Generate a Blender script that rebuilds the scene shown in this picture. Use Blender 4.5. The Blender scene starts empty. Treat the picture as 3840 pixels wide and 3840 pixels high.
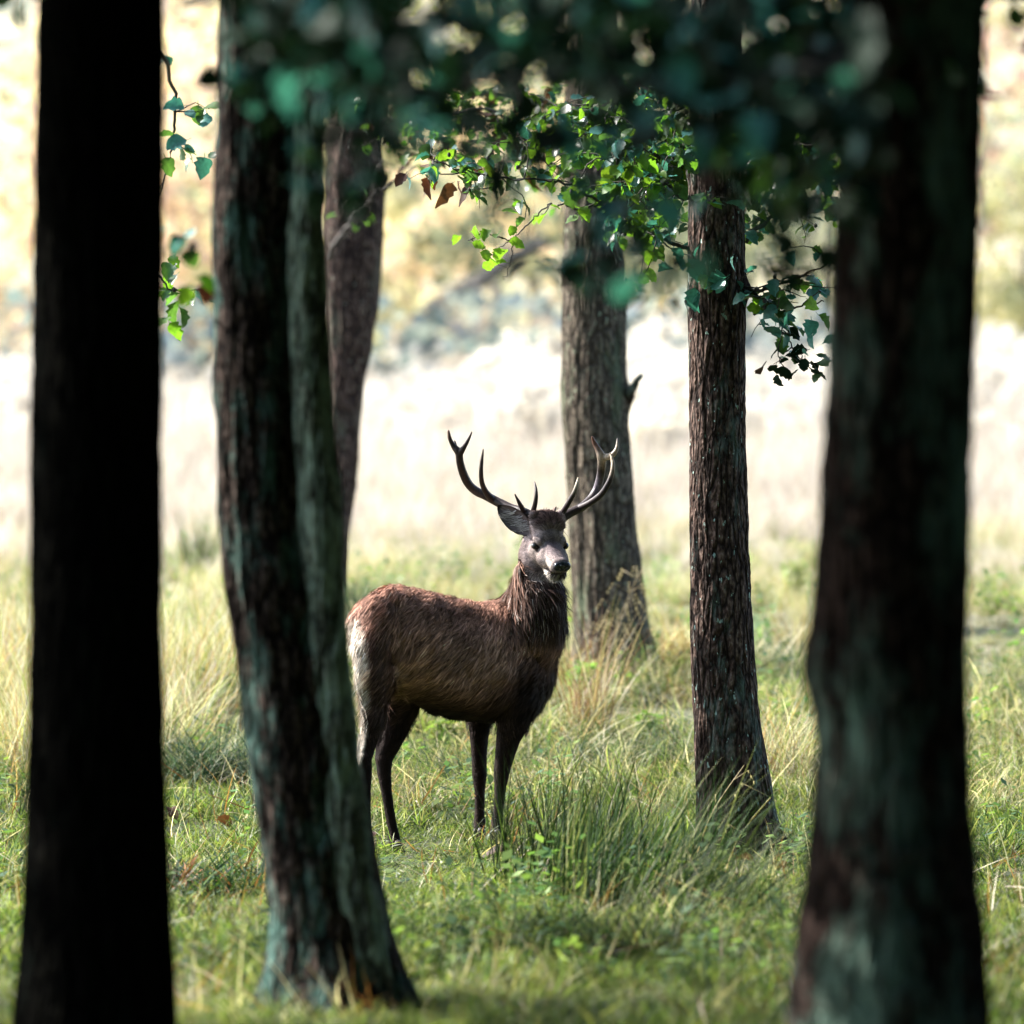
import bpy, math, random
import numpy as np
from mathutils import Vector, Matrix, Quaternion

# ------------------------------------------------------------------ camera
S = bpy.context.scene
COL = S.collection
RNG = np.random.default_rng(11)
random.seed(11)
FPX = 17160.0            # focal length in photograph pixels (3840 wide)
ZC = 1.9                 # camera height above the stag's ground
HOR = 1700.0             # photograph row of the horizon
PITCH = math.atan((1920 - HOR) / FPX)
DEER = 22.0
cam_d = bpy.data.cameras.new('camera')
cam = bpy.data.objects.new('camera', cam_d); COL.objects.link(cam)
cam.location = (0, 0, ZC)
cam.rotation_euler = (math.radians(90) - PITCH, 0, 0)
cam_d.sensor_width = 36; cam_d.sensor_fit = 'HORIZONTAL'
cam_d.lens = FPX / 3840 * 36
cam_d.clip_start = .1; cam_d.clip_end = 2000
cam_d.dof.use_dof = True
cam_d.dof.focus_distance = DEER
cam_d.dof.aperture_fstop = 1.75
S.camera = cam

# ------------------------------------------------------------------ light
SUN_AZ = math.radians(-68)      # compass from +Y (the view direction), negative = left
SUN_EL = math.radians(40)
sdir = Vector((math.sin(SUN_AZ) * math.cos(SUN_EL), math.cos(SUN_AZ) * math.cos(SUN_EL), math.sin(SUN_EL)))
wd = bpy.data.worlds.new('World'); S.world = wd; wd.use_nodes = True
wn = wd.node_tree
bg = wn.nodes['Background']
sky = wn.nodes.new('ShaderNodeTexSky'); sky.sky_type = 'NISHITA'; sky.sun_disc = False
sky.sun_elevation = SUN_EL; sky.sun_rotation = SUN_AZ
sky.air_density = 1.0; sky.dust_density = 1.5; sky.ozone_density = 1.0
wn.links.new(sky.outputs[0], bg.inputs[0]); bg.inputs[1].default_value = .15
sl = bpy.data.lights.new('sun', 'SUN'); sl.energy = 5.0; sl.angle = math.radians(.5); sl.color = (1, .95, .88)
so = bpy.data.objects.new('sun', sl); COL.objects.link(so)
so.rotation_euler = sdir.to_track_quat('Z', 'Y').to_euler()
S.view_settings.view_transform = 'Standard'; S.view_settings.look = 'None'
S.view_settings.gamma = 1; S.view_settings.use_curve_mapping = False
S.view_settings.exposure = 2.0
S.cycles.use_denoising = True
S.cycles.max_bounces = 6; S.cycles.diffuse_bounces = 3; S.cycles.transmission_bounces = 4; S.cycles.transparent_max_bounces = 8
S.cycles.glossy_bounces = 2

# ------------------------------------------------------------------ helpers
def P(px, py, d):
    """point of the place seen at photograph pixel (px,py), at distance d along +Y"""
    u = (px - 1920) / FPX; v = (1920 - py) / FPX
    c, s = math.cos(PITCH), math.sin(PITCH)
    yy = c + v * s; zz = -s + v * c
    k = d / yy
    return np.array([u * k, d, ZC + zz * k])

def tag(o, label=None, cat=None, group=None, kind=None):
    if label: o['label'] = label
    if cat: o['category'] = cat
    if group: o['group'] = group
    if kind: o['kind'] = kind
    return o

def link(name, me, mat=None, parent=None, smooth=True):
    if mat is not None and not me.materials:
        for m in (mat if isinstance(mat, (list, tuple)) else [mat]): me.materials.append(m)
    o = bpy.data.objects.new(name, me); COL.objects.link(o)
    if parent is not None:
        o.parent = parent
        o.matrix_parent_inverse = Matrix.Translation(-Vector(parent.location)) if parent.type == 'EMPTY' and parent.parent is None else Matrix()
    if smooth: me.shade_smooth()
    return o

def empty(name, loc):
    o = bpy.data.objects.new(name, None); COL.objects.link(o)
    o.location = tuple(loc); o.empty_display_size = .1
    return o

def mk(name, V, Fc, col=None, mats=None):
    me = bpy.data.meshes.new(name)
    V = np.asarray(V, dtype=np.float32)
    if isinstance(Fc, np.ndarray):
        n, k = Fc.shape
        me.vertices.add(len(V)); me.vertices.foreach_set('co', V.ravel())
        me.loops.add(n * k); me.loops.foreach_set('vertex_index', Fc.astype(np.int32).ravel())
        me.polygons.add(n); me.polygons.foreach_set('loop_start', np.arange(0, n * k, k, dtype=np.int32))
        me.update(calc_edges=True)
    else:
        me.from_pydata([tuple(v) for v in V], [], Fc)
    if col is not None: setcol(me, col)
    return me

def setcol(me, col):
    a = me.color_attributes.new('Col', 'FLOAT_COLOR', 'POINT')
    c = np.ones((len(me.vertices), 4), dtype=np.float32); c[:, :3] = col
    a.data.foreach_set('color', c.ravel())

def hash3(ix, iy, iz, seed):
    h = (ix.astype(np.int64) * 374761393 + iy.astype(np.int64) * 668265263 + iz.astype(np.int64) * 2147483647 + seed * 1274126177) & 0xffffffff
    h = ((h ^ (h >> 13)) * 1274126177) & 0xffffffff
    return ((h ^ (h >> 16)) & 0xffff) / 65535.0

def vnoise(p, seed=0):
    """value noise -1..1 for an (n,3) array"""
    p = np.asarray(p, float); f = np.floor(p); t = p - f; t = t * t * (3 - 2 * t)
    i = f.astype(np.int64); r = 0
    for dx in (0, 1):
        for dy in (0, 1):
            for dz in (0, 1):
                w = (t[:, 0] if dx else 1 - t[:, 0]) * (t[:, 1] if dy else 1 - t[:, 1]) * (t[:, 2] if dz else 1 - t[:, 2])
                r = r + w * hash3(i[:, 0] + dx, i[:, 1] + dy, i[:, 2] + dz, seed)
    return r * 2 - 1

def fbm(p, oct=4, seed=0):
    r = 0; a = .5
    for k in range(oct): r = r + a * vnoise(p * 2 ** k, seed + k); a *= .5
    return r

GK = [(-60, .3), (-30, .1), (0, 0), (15, -.03), (20, -.03), (22, -.02), (25, .14), (29, .43), (35, .74), (45, 1.08), (60, 1.42), (80, 1.75), (100, 1.9), (120, 2.6), (150, 6.5), (200, 17), (300, 40), (500, 60)]
def ground(x, y):
    x = np.asarray(x, float); y = np.asarray(y, float)
    z = np.interp(y, [k[0] for k in GK], [k[1] for k in GK])
    p = np.stack([x * .35, y * .35, np.zeros_like(x)], -1).reshape(-1, 3)
    b = fbm(p, 3, 5).reshape(z.shape) * .12 * np.clip((y - 22.5) / 5, 0, 1) * np.clip((100 - y) / 20, 0, 1)
    b2 = fbm(p * 4, 3, 9).reshape(z.shape) * .03
    return z + b + b2
def foot(px, py, lift=0.0):
    ds = np.arange(14, 60, .05); pp = np.array([P(px, py, v) for v in ds])
    return float(ds[np.argmax(ground(pp[:, 0], ds) + lift > pp[:, 2])])
def gz(x, y): return float(ground(np.array([x]), np.array([y]))[0])

# ------------------------------------------------------------------ materials
def nm(name):
    m = bpy.data.materials.new(name); m.use_nodes = True
    n = m.node_tree.nodes; l = m.node_tree.links
    return m, n, l, n['Principled BSDF'], n['Material Output']

def ramp(n, l, src, stops):
    r = n.new('ShaderNodeValToRGB'); e = r.color_ramp.elements
    while len(e) < len(stops): e.new(.5)
    for k, (p, c) in enumerate(stops): e[k].position = p; e[k].color = (*c, 1)
    l.new(src, r.inputs[0]); return r.outputs[0]

def texn(n, l, scale, detail=4, vec=None, kind='Noise', **kw):
    t = n.new('ShaderNodeTex' + kind); t.inputs['Scale'].default_value = scale
    if 'Detail' in t.inputs: t.inputs['Detail'].default_value = detail
    for k, v in kw.items(): setattr(t, k, v)
    if vec is not None: l.new(vec, t.inputs['Vector'])
    return t

def mapping(n, l, sc, src='Object'):
    tc = n.new('ShaderNodeTexCoord'); mp = n.new('ShaderNodeMapping'); mp.inputs['Scale'].default_value = sc
    l.new(tc.outputs[src], mp.inputs[0]); return mp.outputs[0]

def mixc(n, l, fac, a, b):
    m = n.new('ShaderNodeMix'); m.data_type = 'RGBA'
    for s, v in ((m.inputs[0], fac), (m.inputs[6], a), (m.inputs[7], b)):
        if hasattr(v, 'node'): l.new(v, s)
        else: s.default_value = v if not isinstance(v, tuple) else (*v, 1)
    return m.outputs[2]

def bark_material(name, c_dark, c_mid, c_pale, c_moss, moss, scale=1.0, bump=.5, spec=.1, speck=True, patch=2.2):
    m, n, l, b, o = nm(name)
    v1 = mapping(n, l, (scale, scale, scale * .22))
    warp = texn(n, l, 6, 3, v1)
    add = n.new('ShaderNodeVectorMath'); add.operation = 'MULTIPLY_ADD'
    l.new(warp.outputs['Color'], add.inputs[0]); add.inputs[1].default_value = (.09, .09, .09); l.new(v1, add.inputs[2])
    vo = texn(n, l, 26, 0, add.outputs[0], 'Voronoi', feature='DISTANCE_TO_EDGE')
    v3 = mapping(n, l, (scale, scale, scale * .5))
    vo2 = texn(n, l, 60, 0, v3, 'Voronoi', feature='DISTANCE_TO_EDGE')
    nz = texn(n, l, 70, 6, v3)
    crack = ramp(n, l, vo.outputs[0], [(0, (0, 0, 0)), (.22, (1, 1, 1))])
    c = ramp(n, l, nz.outputs[0], [(.3, c_dark), (.5, c_mid), (.72, c_pale)])
    c = mixc(n, l, crack, c_dark, c)
    # moss and lichen patches
    v2 = mapping(n, l, (2.2, 2.2, .8))
    mo = texn(n, l, patch, 8, v2)
    mo.inputs['Roughness'].default_value = .72
    mf = ramp(n, l, mo.outputs[0], [(.56 - moss * .25, (0, 0, 0)), (.70 - moss * .2, (1, 1, 1))])
    c = mixc(n, l, mf, c, c_moss)
    sp = texn(n, l, 45, 3, v3)
    if speck:
        sf = ramp(n, l, sp.outputs[0], [(.66, (0, 0, 0)), (.70, (1, 1, 1))])
        c = mixc(n, l, sf, c, tuple(min(1, x * 2.2 + .05) for x in c_moss))
    l.new(c, b.inputs['Base Color']); b.inputs['Roughness'].default_value = .9
    b.inputs['Specular IOR Level'].default_value = spec
    h = n.new('ShaderNodeMath'); h.operation = 'MULTIPLY_ADD'; l.new(crack, h.inputs[0]); h.inputs[1].default_value = .8; l.new(nz.outputs[0], h.inputs[2])
    h2 = n.new('ShaderNodeMath'); h2.operation = 'MULTIPLY_ADD'; l.new(vo2.outputs[0], h2.inputs[0]); h2.inputs[1].default_value = .7; l.new(h.outputs[0], h2.inputs[2])
    bp = n.new('ShaderNodeBump'); bp.inputs['Strength'].default_value = bump; bp.inputs['Distance'].default_value = .02
    l.new(h2.outputs[0], bp.inputs['Height']); l.new(bp.outputs[0], b.inputs['Normal'])
    return m

def leafy(name, trans=.5, rough=.5, spec=.4, hue=0.0, attr=True, color=(.05, .1, .03), tcol=None, veins=False):
    """thin foliage: colour from the Col attribute (or one colour), light coming through it"""
    m, n, l, b, o = nm(name)
    oi = n.new('ShaderNodeObjectInfo')
    if attr:
        a = n.new('ShaderNodeAttribute'); a.attribute_name = 'Col'; c = a.outputs['Color']
    else:
        rg = n.new('ShaderNodeRGB'); rg.outputs[0].default_value = (*color, 1); c = rg.outputs[0]
    hs = n.new('ShaderNodeHueSaturation'); l.new(c, hs.inputs['Color'])
    mr = n.new('ShaderNodeMapRange'); l.new(oi.outputs['Random'], mr.inputs[0]); mr.inputs[3].default_value = .65; mr.inputs[4].default_value = 1.35
    l.new(mr.outputs[0], hs.inputs['Value'])
    mh = n.new('ShaderNodeMapRange'); l.new(oi.outputs['Random'], mh.inputs[0]); mh.inputs[3].default_value = .5 - hue; mh.inputs[4].default_value = .5 + hue
    l.new(mh.outputs[0], hs.inputs['Hue'])
    c = hs.outputs[0]
    if veins:
        v = mapping(n, l, (1, 1, 1), 'Object')
        w = texn(n, l, 60, 2, v)
        rr = ramp(n, l, w.outputs[0], [(.3, (.7, .7, .7)), (.7, (1.2, 1.2, 1.2))])
        mm = n.new('ShaderNodeMix'); mm.data_type = 'RGBA'; mm.blend_type = 'MULTIPLY'; mm.inputs[0].default_value = 1
        l.new(c, mm.inputs[6]); l.new(rr, mm.inputs[7]); c = mm.outputs[2]
    l.new(c, b.inputs['Base Color']); b.inputs['Roughness'].default_value = rough; b.inputs['Specular IOR Level'].default_value = spec
    tr = n.new('ShaderNodeBsdfTranslucent')
    g = n.new('ShaderNodeMix'); g.data_type = 'RGBA'; g.blend_type = 'MULTIPLY'; g.inputs[0].default_value = 1
    l.new(c, g.inputs[6]); g.inputs[7].default_value = (*(tcol or (1.6, 1.7, .7)), 1)
    l.new(g.outputs[2], tr.inputs[0])
    mx = n.new('ShaderNodeMixShader'); mx.inputs[0].default_value = trans
    l.new(b.outputs[0], mx.inputs[1]); l.new(tr.outputs[0], mx.inputs[2]); l.new(mx.outputs[0], o.inputs[0])
    return m

M = {}
M['grass'] = leafy('grass_blades', .45, .5, .35, .012, tcol=(1.25, 1.3, .8))
M['sedge'] = leafy('sedge_blades', .25, .6, .12, .012, tcol=(1.2, 1.3, .8))
M['reed'] = leafy('reed_straw', .5, .6, .2, .01, tcol=(1.1, 1.05, .9))
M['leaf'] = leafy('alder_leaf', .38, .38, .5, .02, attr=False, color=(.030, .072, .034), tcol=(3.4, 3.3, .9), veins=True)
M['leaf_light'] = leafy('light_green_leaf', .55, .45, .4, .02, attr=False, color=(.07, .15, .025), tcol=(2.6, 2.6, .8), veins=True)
M['leaf_teal'] = leafy('sky_sheen_leaf', .25, .4, .4, .02, attr=False, color=(.055, .17, .155), tcol=(1.2, 1.8, 1.2), veins=True)  # blue sky reflection is put into this leaf colour
M['leaf_dark'] = leafy('shaded_dark_leaf', .10, .6, .06, .02, attr=False, color=(.011, .026, .016), tcol=(1.4, 1.8, .9), veins=True)  # darker leaf copy, canopy shade put into the colour
M['leaf_brown'] = leafy('withered_brown_leaf', .3, .6, .3, .02, attr=False, color=(.055, .026, .014), tcol=(1.5, 1.1, .7), veins=True)
M['crown'] = leafy('crown_leaves', .3, .5, .3, .02, attr=False, color=(.03, .08, .03), tcol=(2, 2.2, .8))
M['far'] = leafy('autumn_leaves', .5, .8, .1, .03, tcol=(1.2, 1.15, .9))
M['bark_fine'] = bark_material('brown_furrowed_bark', (.010, .006, .005), (.075, .047, .037), (.20, .145, .12), (.11, .16, .14), .10, bump=.8)
M['bark_grey'] = bark_material('grey_brown_bark', (.022, .017, .013), (.11, .09, .068), (.24, .20, .155), (.09, .11, .07), .12, bump=.9)
M['bark_warm'] = bark_material('warm_brown_bark', (.010, .006, .006), (.062, .040, .034), (.20, .145, .115), (.08, .08, .06), .02, bump=.9)
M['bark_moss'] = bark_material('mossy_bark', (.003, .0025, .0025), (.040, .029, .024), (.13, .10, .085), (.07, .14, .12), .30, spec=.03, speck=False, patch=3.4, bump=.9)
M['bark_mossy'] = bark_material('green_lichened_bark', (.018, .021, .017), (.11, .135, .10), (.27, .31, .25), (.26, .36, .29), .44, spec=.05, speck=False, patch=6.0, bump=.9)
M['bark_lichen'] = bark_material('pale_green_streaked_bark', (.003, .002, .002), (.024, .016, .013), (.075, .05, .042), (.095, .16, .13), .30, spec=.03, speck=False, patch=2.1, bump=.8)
M['bark_black'] = bark_material('shade_black_bark', (.0015, .0015, .0015), (.003, .003, .0025), (.006, .006, .005), (.004, .006, .005), .0, spec=0, speck=False)  # near-black bark: deep shade is put into the colour
M['bark_far'] = bark_material('distant_bark', (.05, .045, .04), (.12, .11, .10), (.22, .2, .18), (.12, .14, .1), .1)
def twigm():
    m, n, l, b, o = nm('twig_bark'); t = texn(n, l, 90, 3, mapping(n, l, (1, 1, 1)))
    l.new(ramp(n, l, t.outputs[0], [(.3, (.012, .01, .008)), (.7, (.05, .04, .032))]), b.inputs['Base Color']); b.inputs['Roughness'].default_value = .8
    return m
M['twig'] = twigm()
def groundm():
    m, n, l, b, o = nm('meadow_soil')
    v = mapping(n, l, (1, 1, 1))
    a = texn(n, l, 9, 8, v); c = texn(n, l, .35, 3, v)
    c1 = ramp(n, l, a.outputs[0], [(.3, (.012, .014, .008)), (.55, (.035, .045, .015)), (.8, (.09, .08, .04))])
    # the open field beyond the wood is bleached straw
    sep = n.new('ShaderNodeSeparateXYZ'); l.new(v, sep.inputs[0])
    mr = n.new('ShaderNodeMapRange'); l.new(sep.outputs[1], mr.inputs[0]); mr.inputs[1].default_value = 26; mr.inputs[2].default_value = 42
    c2 = ramp(n, l, a.outputs[0], [(.3, (.16, .14, .08)), (.7, (.42, .37, .25))])
    l.new(mixc(n, l, mr.outputs[0], c1, c2), b.inputs['Base Color']); b.inputs['Roughness'].default_value = 1
    bp = n.new('ShaderNodeBump'); bp.inputs['Strength'].default_value = .6; bp.inputs['Distance'].default_value = .05
    l.new(a.outputs[0], bp.inputs['Height']); l.new(bp.outputs[0], b.inputs['Normal'])
    return m
M['ground'] = groundm()

# ------------------------------------------------------------------ ground
def build_ground():
    ys = np.concatenate([np.arange(-60, 10, 2.0), np.arange(10, 40, .12), np.arange(40, 100, .6), np.arange(100, 500, 5.0)])
    xs = np.concatenate([np.arange(-200, -12, 6.0), np.arange(-12, 12, .15), np.arange(12, 201, 6.0)])
    X, Y = np.meshgrid(xs, ys); Z = ground(X, Y)
    V = np.stack([X, Y, Z], -1).reshape(-1, 3)
    nx, ny = len(xs), len(ys); I = np.arange(nx * ny).reshape(ny, nx)
    Q = np.stack([I[:-1, :-1], I[:-1, 1:], I[1:, 1:], I[1:, :-1]], -1).reshape(-1, 4)
    tag(link('ground', mk('ground', V, Q), M['ground']), kind='structure')
build_ground()

# ------------------------------------------------------------------ scattering by geometry nodes
def blades(n, h, spread, lean, width, curve, palette, seed, segs=4, hvar=.35, base=.0, bias=(0, 0)):
    """a tuft of n curved blades -> mesh with a colour per blade"""
    r = np.random.default_rng(seed); V = []; Fc = []; C = []
    for k in range(n):
        a = r.uniform(0, 2 * math.pi); rad = spread * math.sqrt(r.uniform(0, 1)); x0, y0 = rad * math.cos(a), rad * math.sin(a)
        hh = h * (1 - hvar + 2 * hvar * r.uniform()); az = r.uniform(0, 2 * math.pi)
        ln = lean * r.uniform(.2, 1.3); cv = curve * r.uniform(.3, 1.4)
        d = np.array([math.cos(az) + bias[0], math.sin(az) + bias[1]]); pz = r.uniform(0, math.pi * 2); s = np.array([math.cos(pz), math.sin(pz)])
        c = np.array(palette[r.integers(len(palette))]) * r.uniform(.7, 1.3)
        w = width * r.uniform(.6, 1.2); i0 = len(V)
        ang = ln; p = np.array([x0, y0, -base]); st = hh / segs
        for q in range(segs + 1):
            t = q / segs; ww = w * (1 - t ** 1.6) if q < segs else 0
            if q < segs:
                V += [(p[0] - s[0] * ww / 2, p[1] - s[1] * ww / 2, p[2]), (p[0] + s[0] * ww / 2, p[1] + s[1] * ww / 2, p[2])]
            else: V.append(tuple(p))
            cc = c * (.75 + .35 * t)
            C += [cc] * (2 if q < segs else 1)
            p = p + st * np.array([d[0] * math.sin(ang), d[1] * math.sin(ang), math.cos(ang)])
            ang += cv / segs
        for q in range(segs - 1):
            j = i0 + 2 * q; Fc.append((j, j + 1, j + 3, j + 2))
        j = i0 + 2 * (segs - 1); Fc.append((j, j + 1, j + 2))
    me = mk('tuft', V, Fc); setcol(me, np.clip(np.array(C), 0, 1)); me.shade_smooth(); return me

def proto_collection(name, meshes, mat):
    c = bpy.data.collections.new(name)
    for k, me in enumerate(meshes):
        if not me.materials: me.materials.append(mat)
        o = bpy.data.objects.new(f'{name}_{chr(97 + k)}', me); c.objects.link(o)
    return c

def scatter(name, pts, rot, scl, idx, coll, parent=None):
    me = bpy.data.meshes.new(name); n = len(pts)
    me.vertices.add(n); me.vertices.foreach_set('co', np.asarray(pts, np.float32).ravel())
    for nm_, ty, arr in (('rot', 'FLOAT_VECTOR', rot), ('scl', 'FLOAT_VECTOR', scl), ('idx', 'INT', idx)):
        a = me.attributes.new(nm_, ty, 'POINT')
        if ty == 'INT': a.data.foreach_set('value', np.asarray(arr, np.int32))
        else: a.data.foreach_set('vector', np.asarray(arr, np.float32).ravel())
    o = link(name, me, None, parent, smooth=False)
    g = bpy.data.node_groups.new(name + '_scatter', 'GeometryNodeTree')
    g.interface.new_socket('Geometry', in_out='INPUT', socket_type='NodeSocketGeometry')
    g.interface.new_socket('Geometry', in_out='OUTPUT', socket_type='NodeSocketGeometry')
    N = g.nodes; L = g.links
    gi = N.new('NodeGroupInput'); go = N.new('NodeGroupOutput')
    ci = N.new('GeometryNodeCollectionInfo'); ci.inputs['Collection'].default_value = coll
    ci.inputs['Separate Children'].default_value = True; ci.inputs['Reset Children'].default_value = True
    ip = N.new('GeometryNodeInstanceOnPoints'); ip.inputs['Pick Instance'].default_value = True
    L.new(gi.outputs[0], ip.inputs['Points']); L.new(ci.outputs[0], ip.inputs['Instance'])
    for nm_, ty, sk in (('rot', 'FLOAT_VECTOR', 'Rotation'), ('scl', 'FLOAT_VECTOR', 'Scale'), ('idx', 'INT', 'Instance Index')):
        a = N.new('GeometryNodeInputNamedAttribute'); a.data_type = ty; a.inputs[0].default_value = nm_
        L.new(a.outputs[0], ip.inputs[sk])
    L.new(ip.outputs[0], go.inputs[0])
    md = o.modifiers.new('scatter', 'NODES'); md.node_group = g
    return o

# palettes (real-world base colours)
GREEN = [(.09, .15, .025), (.13, .19, .035), (.055, .10, .022), (.17, .21, .05), (.23, .24, .09), (.03, .05, .02)]
YGREEN = [(.20, .24, .07), (.28, .29, .11), (.34, .31, .16), (.12, .17, .05), (.44, .38, .24), (.07, .10, .04)]
STRAW = [(.52, .45, .32), (.62, .54, .42), (.44, .34, .22), (.38, .22, .12), (.26, .27, .12)]
BLEACH = [(.47, .44, .40), (.54, .51, .48), (.40, .31, .26), (.49, .44, .41), (.33, .32, .23)]
SEDGE = [(.02, .045, .022), (.04, .08, .035), (.018, .04, .025), (.09, .12, .06), (.2, .2, .14), (.03, .05, .03)]
RUSH = [(.018, .036, .014), (.04, .07, .022), (.014, .028, .012), (.025, .05, .018), (.16, .16, .07)]
DEAD = [(.22, .10, .04), (.3, .16, .07), (.16, .07, .03)]

def lateral(y, extra=1.25): return 3840 / FPX / 2 * y * extra + .6

def pts_in(n, y0, y1, mask=None, power=1.0):
    y = y0 + (y1 - y0) * RNG.uniform(0, 1, n) ** power
    x = RNG.uniform(-1, 1, n) * np.array([lateral(v) for v in y])
    if mask is not None:
        k = mask(x, y); x, y = x[k], y[k]
    return x, y

def lay(name, x, y, coll, nproto, smin, smax, tilt=.15, kind='stuff', label=None, cat=None, flat=1.0, zoff=0.0, lump=.0, lf=1.3, hs=None):
    n = len(x); z = ground(x, y) - .01 + zoff
    s = RNG.uniform(smin, smax, n) * (np.interp(y, *hs) if hs else 1) * (1 + lump * fbm(np.stack([x * lf, y * lf, x * 0], -1), 3, 44))
    # grass is grazed and trodden short round the hooves and the slim tree foot
    zf = 1 - .78 * np.exp(-(((x + .56) / .42) ** 2 + ((y - 21.2) / 1.4) ** 2) ** 2) - .4 * np.exp(-(((x - 1.12) / .35) ** 2 + ((y - 21.4) / .8) ** 2) ** 2)
    rot = np.stack([RNG.normal(0, tilt, n), RNG.normal(0, tilt, n), RNG.uniform(0, 6.283, n)], -1)
    scl = np.stack([s, s, s * zf * flat * RNG.uniform(.8, 1.25, n)], -1)
    o = scatter(name, np.stack([x, y, z], -1), rot, scl, RNG.integers(0, nproto, n), coll)
    return tag(o, label, cat, kind=kind)

def build_grass():
    lawn = proto_collection('lawn', [blades(34, .10, .13, .7, .008, 1.2, GREEN + YGREEN[:1] * (k % 2), 100 + k) for k in range(6)], M['grass'])
    lawn2 = proto_collection('lawn_mix', [blades(30, .19, .14, .6, .008, 1.7, YGREEN + GREEN + STRAW[:2], 120 + k) for k in range(6)], M['grass'])
    rough = proto_collection('rough', [blades(46, .40, .13, .55, .008, 1.8, (YGREEN + STRAW + GREEN[:3]) if k % 2 else (GREEN + YGREEN + STRAW[:2]), 140 + k, 5) for k in range(8)], M['grass'])
    straw = proto_collection('straw', [blades(34, .60, .14, .25, .007, .9, STRAW + YGREEN[:2] + BLEACH[:2], 160 + k, 5) for k in range(6)], M['grass'])
    bleach = proto_collection('bleach', [blades(50, .9, .22, .25, .014, .8, BLEACH, 200 + k, 4) for k in range(6)], M['reed'])
    weed = proto_collection('weed', [weed_mesh(250 + k) for k in range(4)], M['grass'])
    x, y = pts_in(11500, 13.5, 26.0)
    x = np.concatenate([x, RNG.uniform(-1.1, .2, 700)]); y = np.concatenate([y, RNG.uniform(19.8, 22.6, 700)])
    lay('grass', x, y, lawn, 6, .4, 1.05, .3, label='short bright green lawn grass around the stag and the tree feet', cat='grass', lump=.7, lf=2.5)
    def m1(x, y): return fbm(np.stack([x * 1.5, y * 1.1, x * 0], -1), 3, 31) > .08
    x, y = pts_in(3600, 14, 27, m1)
    lay('meadow_grass', x, y, lawn2, 6, .35, .85, .3, label='uneven taller green and yellow grass in patches of the lawn', cat='grass', lump=.8, lf=2)
    def m2(x, y): return (y > 23.9 + .6 * np.sin(x * 2.1) + fbm(np.stack([x, y, x * 0], -1), 2, 3)) & (fbm(np.stack([x * 1.4, y * 1.0, x * 0], -1), 3, 35) > -.22)
    x, y = pts_in(8600, 23, 50, m2)
    lay('rough_grass', x, y, rough, 8, .5, 1.15, .35, label='rough tussocky green and straw grass behind the stag', cat='grass', lump=.9, lf=1.6, hs=([24, 27, 32, 50], [.8, .8, .5, .55]))
    def m3(x, y):
        left = (x / y * FPX + 1920) < 1150
        nz = fbm(np.stack([x * .8, y * .45, x * 0], -1), 3, 77)
        return (y > 24.3) & ((left & (nz > -.1) & (y > 24.8)) | (nz > .2) | ((y > 34) & (nz > -.15)))
    x, y = pts_in(7500, 24, 56, m3)
    lay('dry_grass', x, y, straw, 6, .6, 1.15, .15, label='tall dry orange and straw coloured grass stems', cat='grass', lump=.5, hs=([24, 29, 33, 46, 56], [1, .9, .4, .5, .8]))
    x, y = pts_in(15000, 36, 86, lambda x, y: RNG.uniform(0, 1, len(x)) < np.interp(y, [36, 50], [.25, 1]))
    lay('field_grass', x, y, bleach, 6, .6, 1.15, .1, label='bleached pale tall grass of the sunlit field', cat='grass', lump=.7, lf=.5, hs=([36, 44, 60], [.22, .4, 1]))
    stalk = proto_collection('stalk', [blades(7, .26, .12, .9, .006, .5, DEAD + STRAW[:3], 270 + k, 4) for k in range(4)], M['grass'])
    x, y = pts_in(1300, 15, 34)
    lay('dead_stalks', x, y, stalk, 4, .5, 1.3, .5, label='scattered dead brown and straw stalks lying in the grass', cat='stalks')
    def m4(x, y): return fbm(np.stack([x * 1.3, y * 1.3, x * 0], -1), 3, 91) > .12
    x, y = pts_in(2800, 16, 42, m4)
    lay('weeds', x, y, weed, 4, .6, 1.4, .2, label='small broad-leaved green weeds scattered through the grass', cat='weeds')

def weed_mesh(seed):
    r = np.random.default_rng(seed); V = []; Fc = []; C = []
    for k in range(9):
        az = r.uniform(0, 6.28); h = r.uniform(.05, .26); b = np.array([r.normal(0, .03), r.normal(0, .03), 0]); lean = np.array([math.cos(az), math.sin(az), 0]) * .06
        top = b + lean + (0, 0, h); s = np.array([-math.sin(az), math.cos(az), 0]); i = len(V)
        c = np.array([(.08, .15, .035), (.14, .21, .05), (.06, .12, .05)][k % 3]) * r.uniform(.8, 1.2)
        V += [tuple(b - s * .0015), tuple(b + s * .0015), tuple(top)]; C += [c] * 3; Fc.append((i, i + 1, i + 2))
        for q in range(3):
            a2 = az + q * 2.1 + r.normal(0, .3); d = np.array([math.cos(a2), math.sin(a2), r.normal(.1, .25)]); s2 = np.array([-math.sin(a2), math.cos(a2), 0]); L = r.uniform(.03, .06); p = b + (top - b) * (1 - q * .25); i = len(V)
            V += [tuple(p), tuple(p + d * L * .5 - s2 * L * .33), tuple(p + d * L), tuple(p + d * L * .5 + s2 * L * .33)]; C += [c] * 4; Fc.append((i, i + 1, i + 2, i + 3))
    me = mk('weed', V, Fc); setcol(me, np.clip(np.array(C), 0, 1)); return me
build_grass()

def clump_at(name, px, py, n, h, spread, lean, width, curve, pal, seed, label, cat='grass clump', bias=(0, 0), d=None, mat='grass'):
    """one tussock standing on the ground where its foot shows at (px,py)"""
    if d is None:
        d = foot(px, py)
    p = P(px, py, d); me = blades(n, h, spread, lean, width, curve, pal, seed, 7, base=.03, bias=bias)
    o = link(name, me, M['sedge' if ('sedge' in name or 'rush' in name or 'bramble' in name) else mat]); o.location = (p[0], d, gz(p[0], d)); return tag(o, label, cat, 'grass clumps in the clearing')

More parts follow.
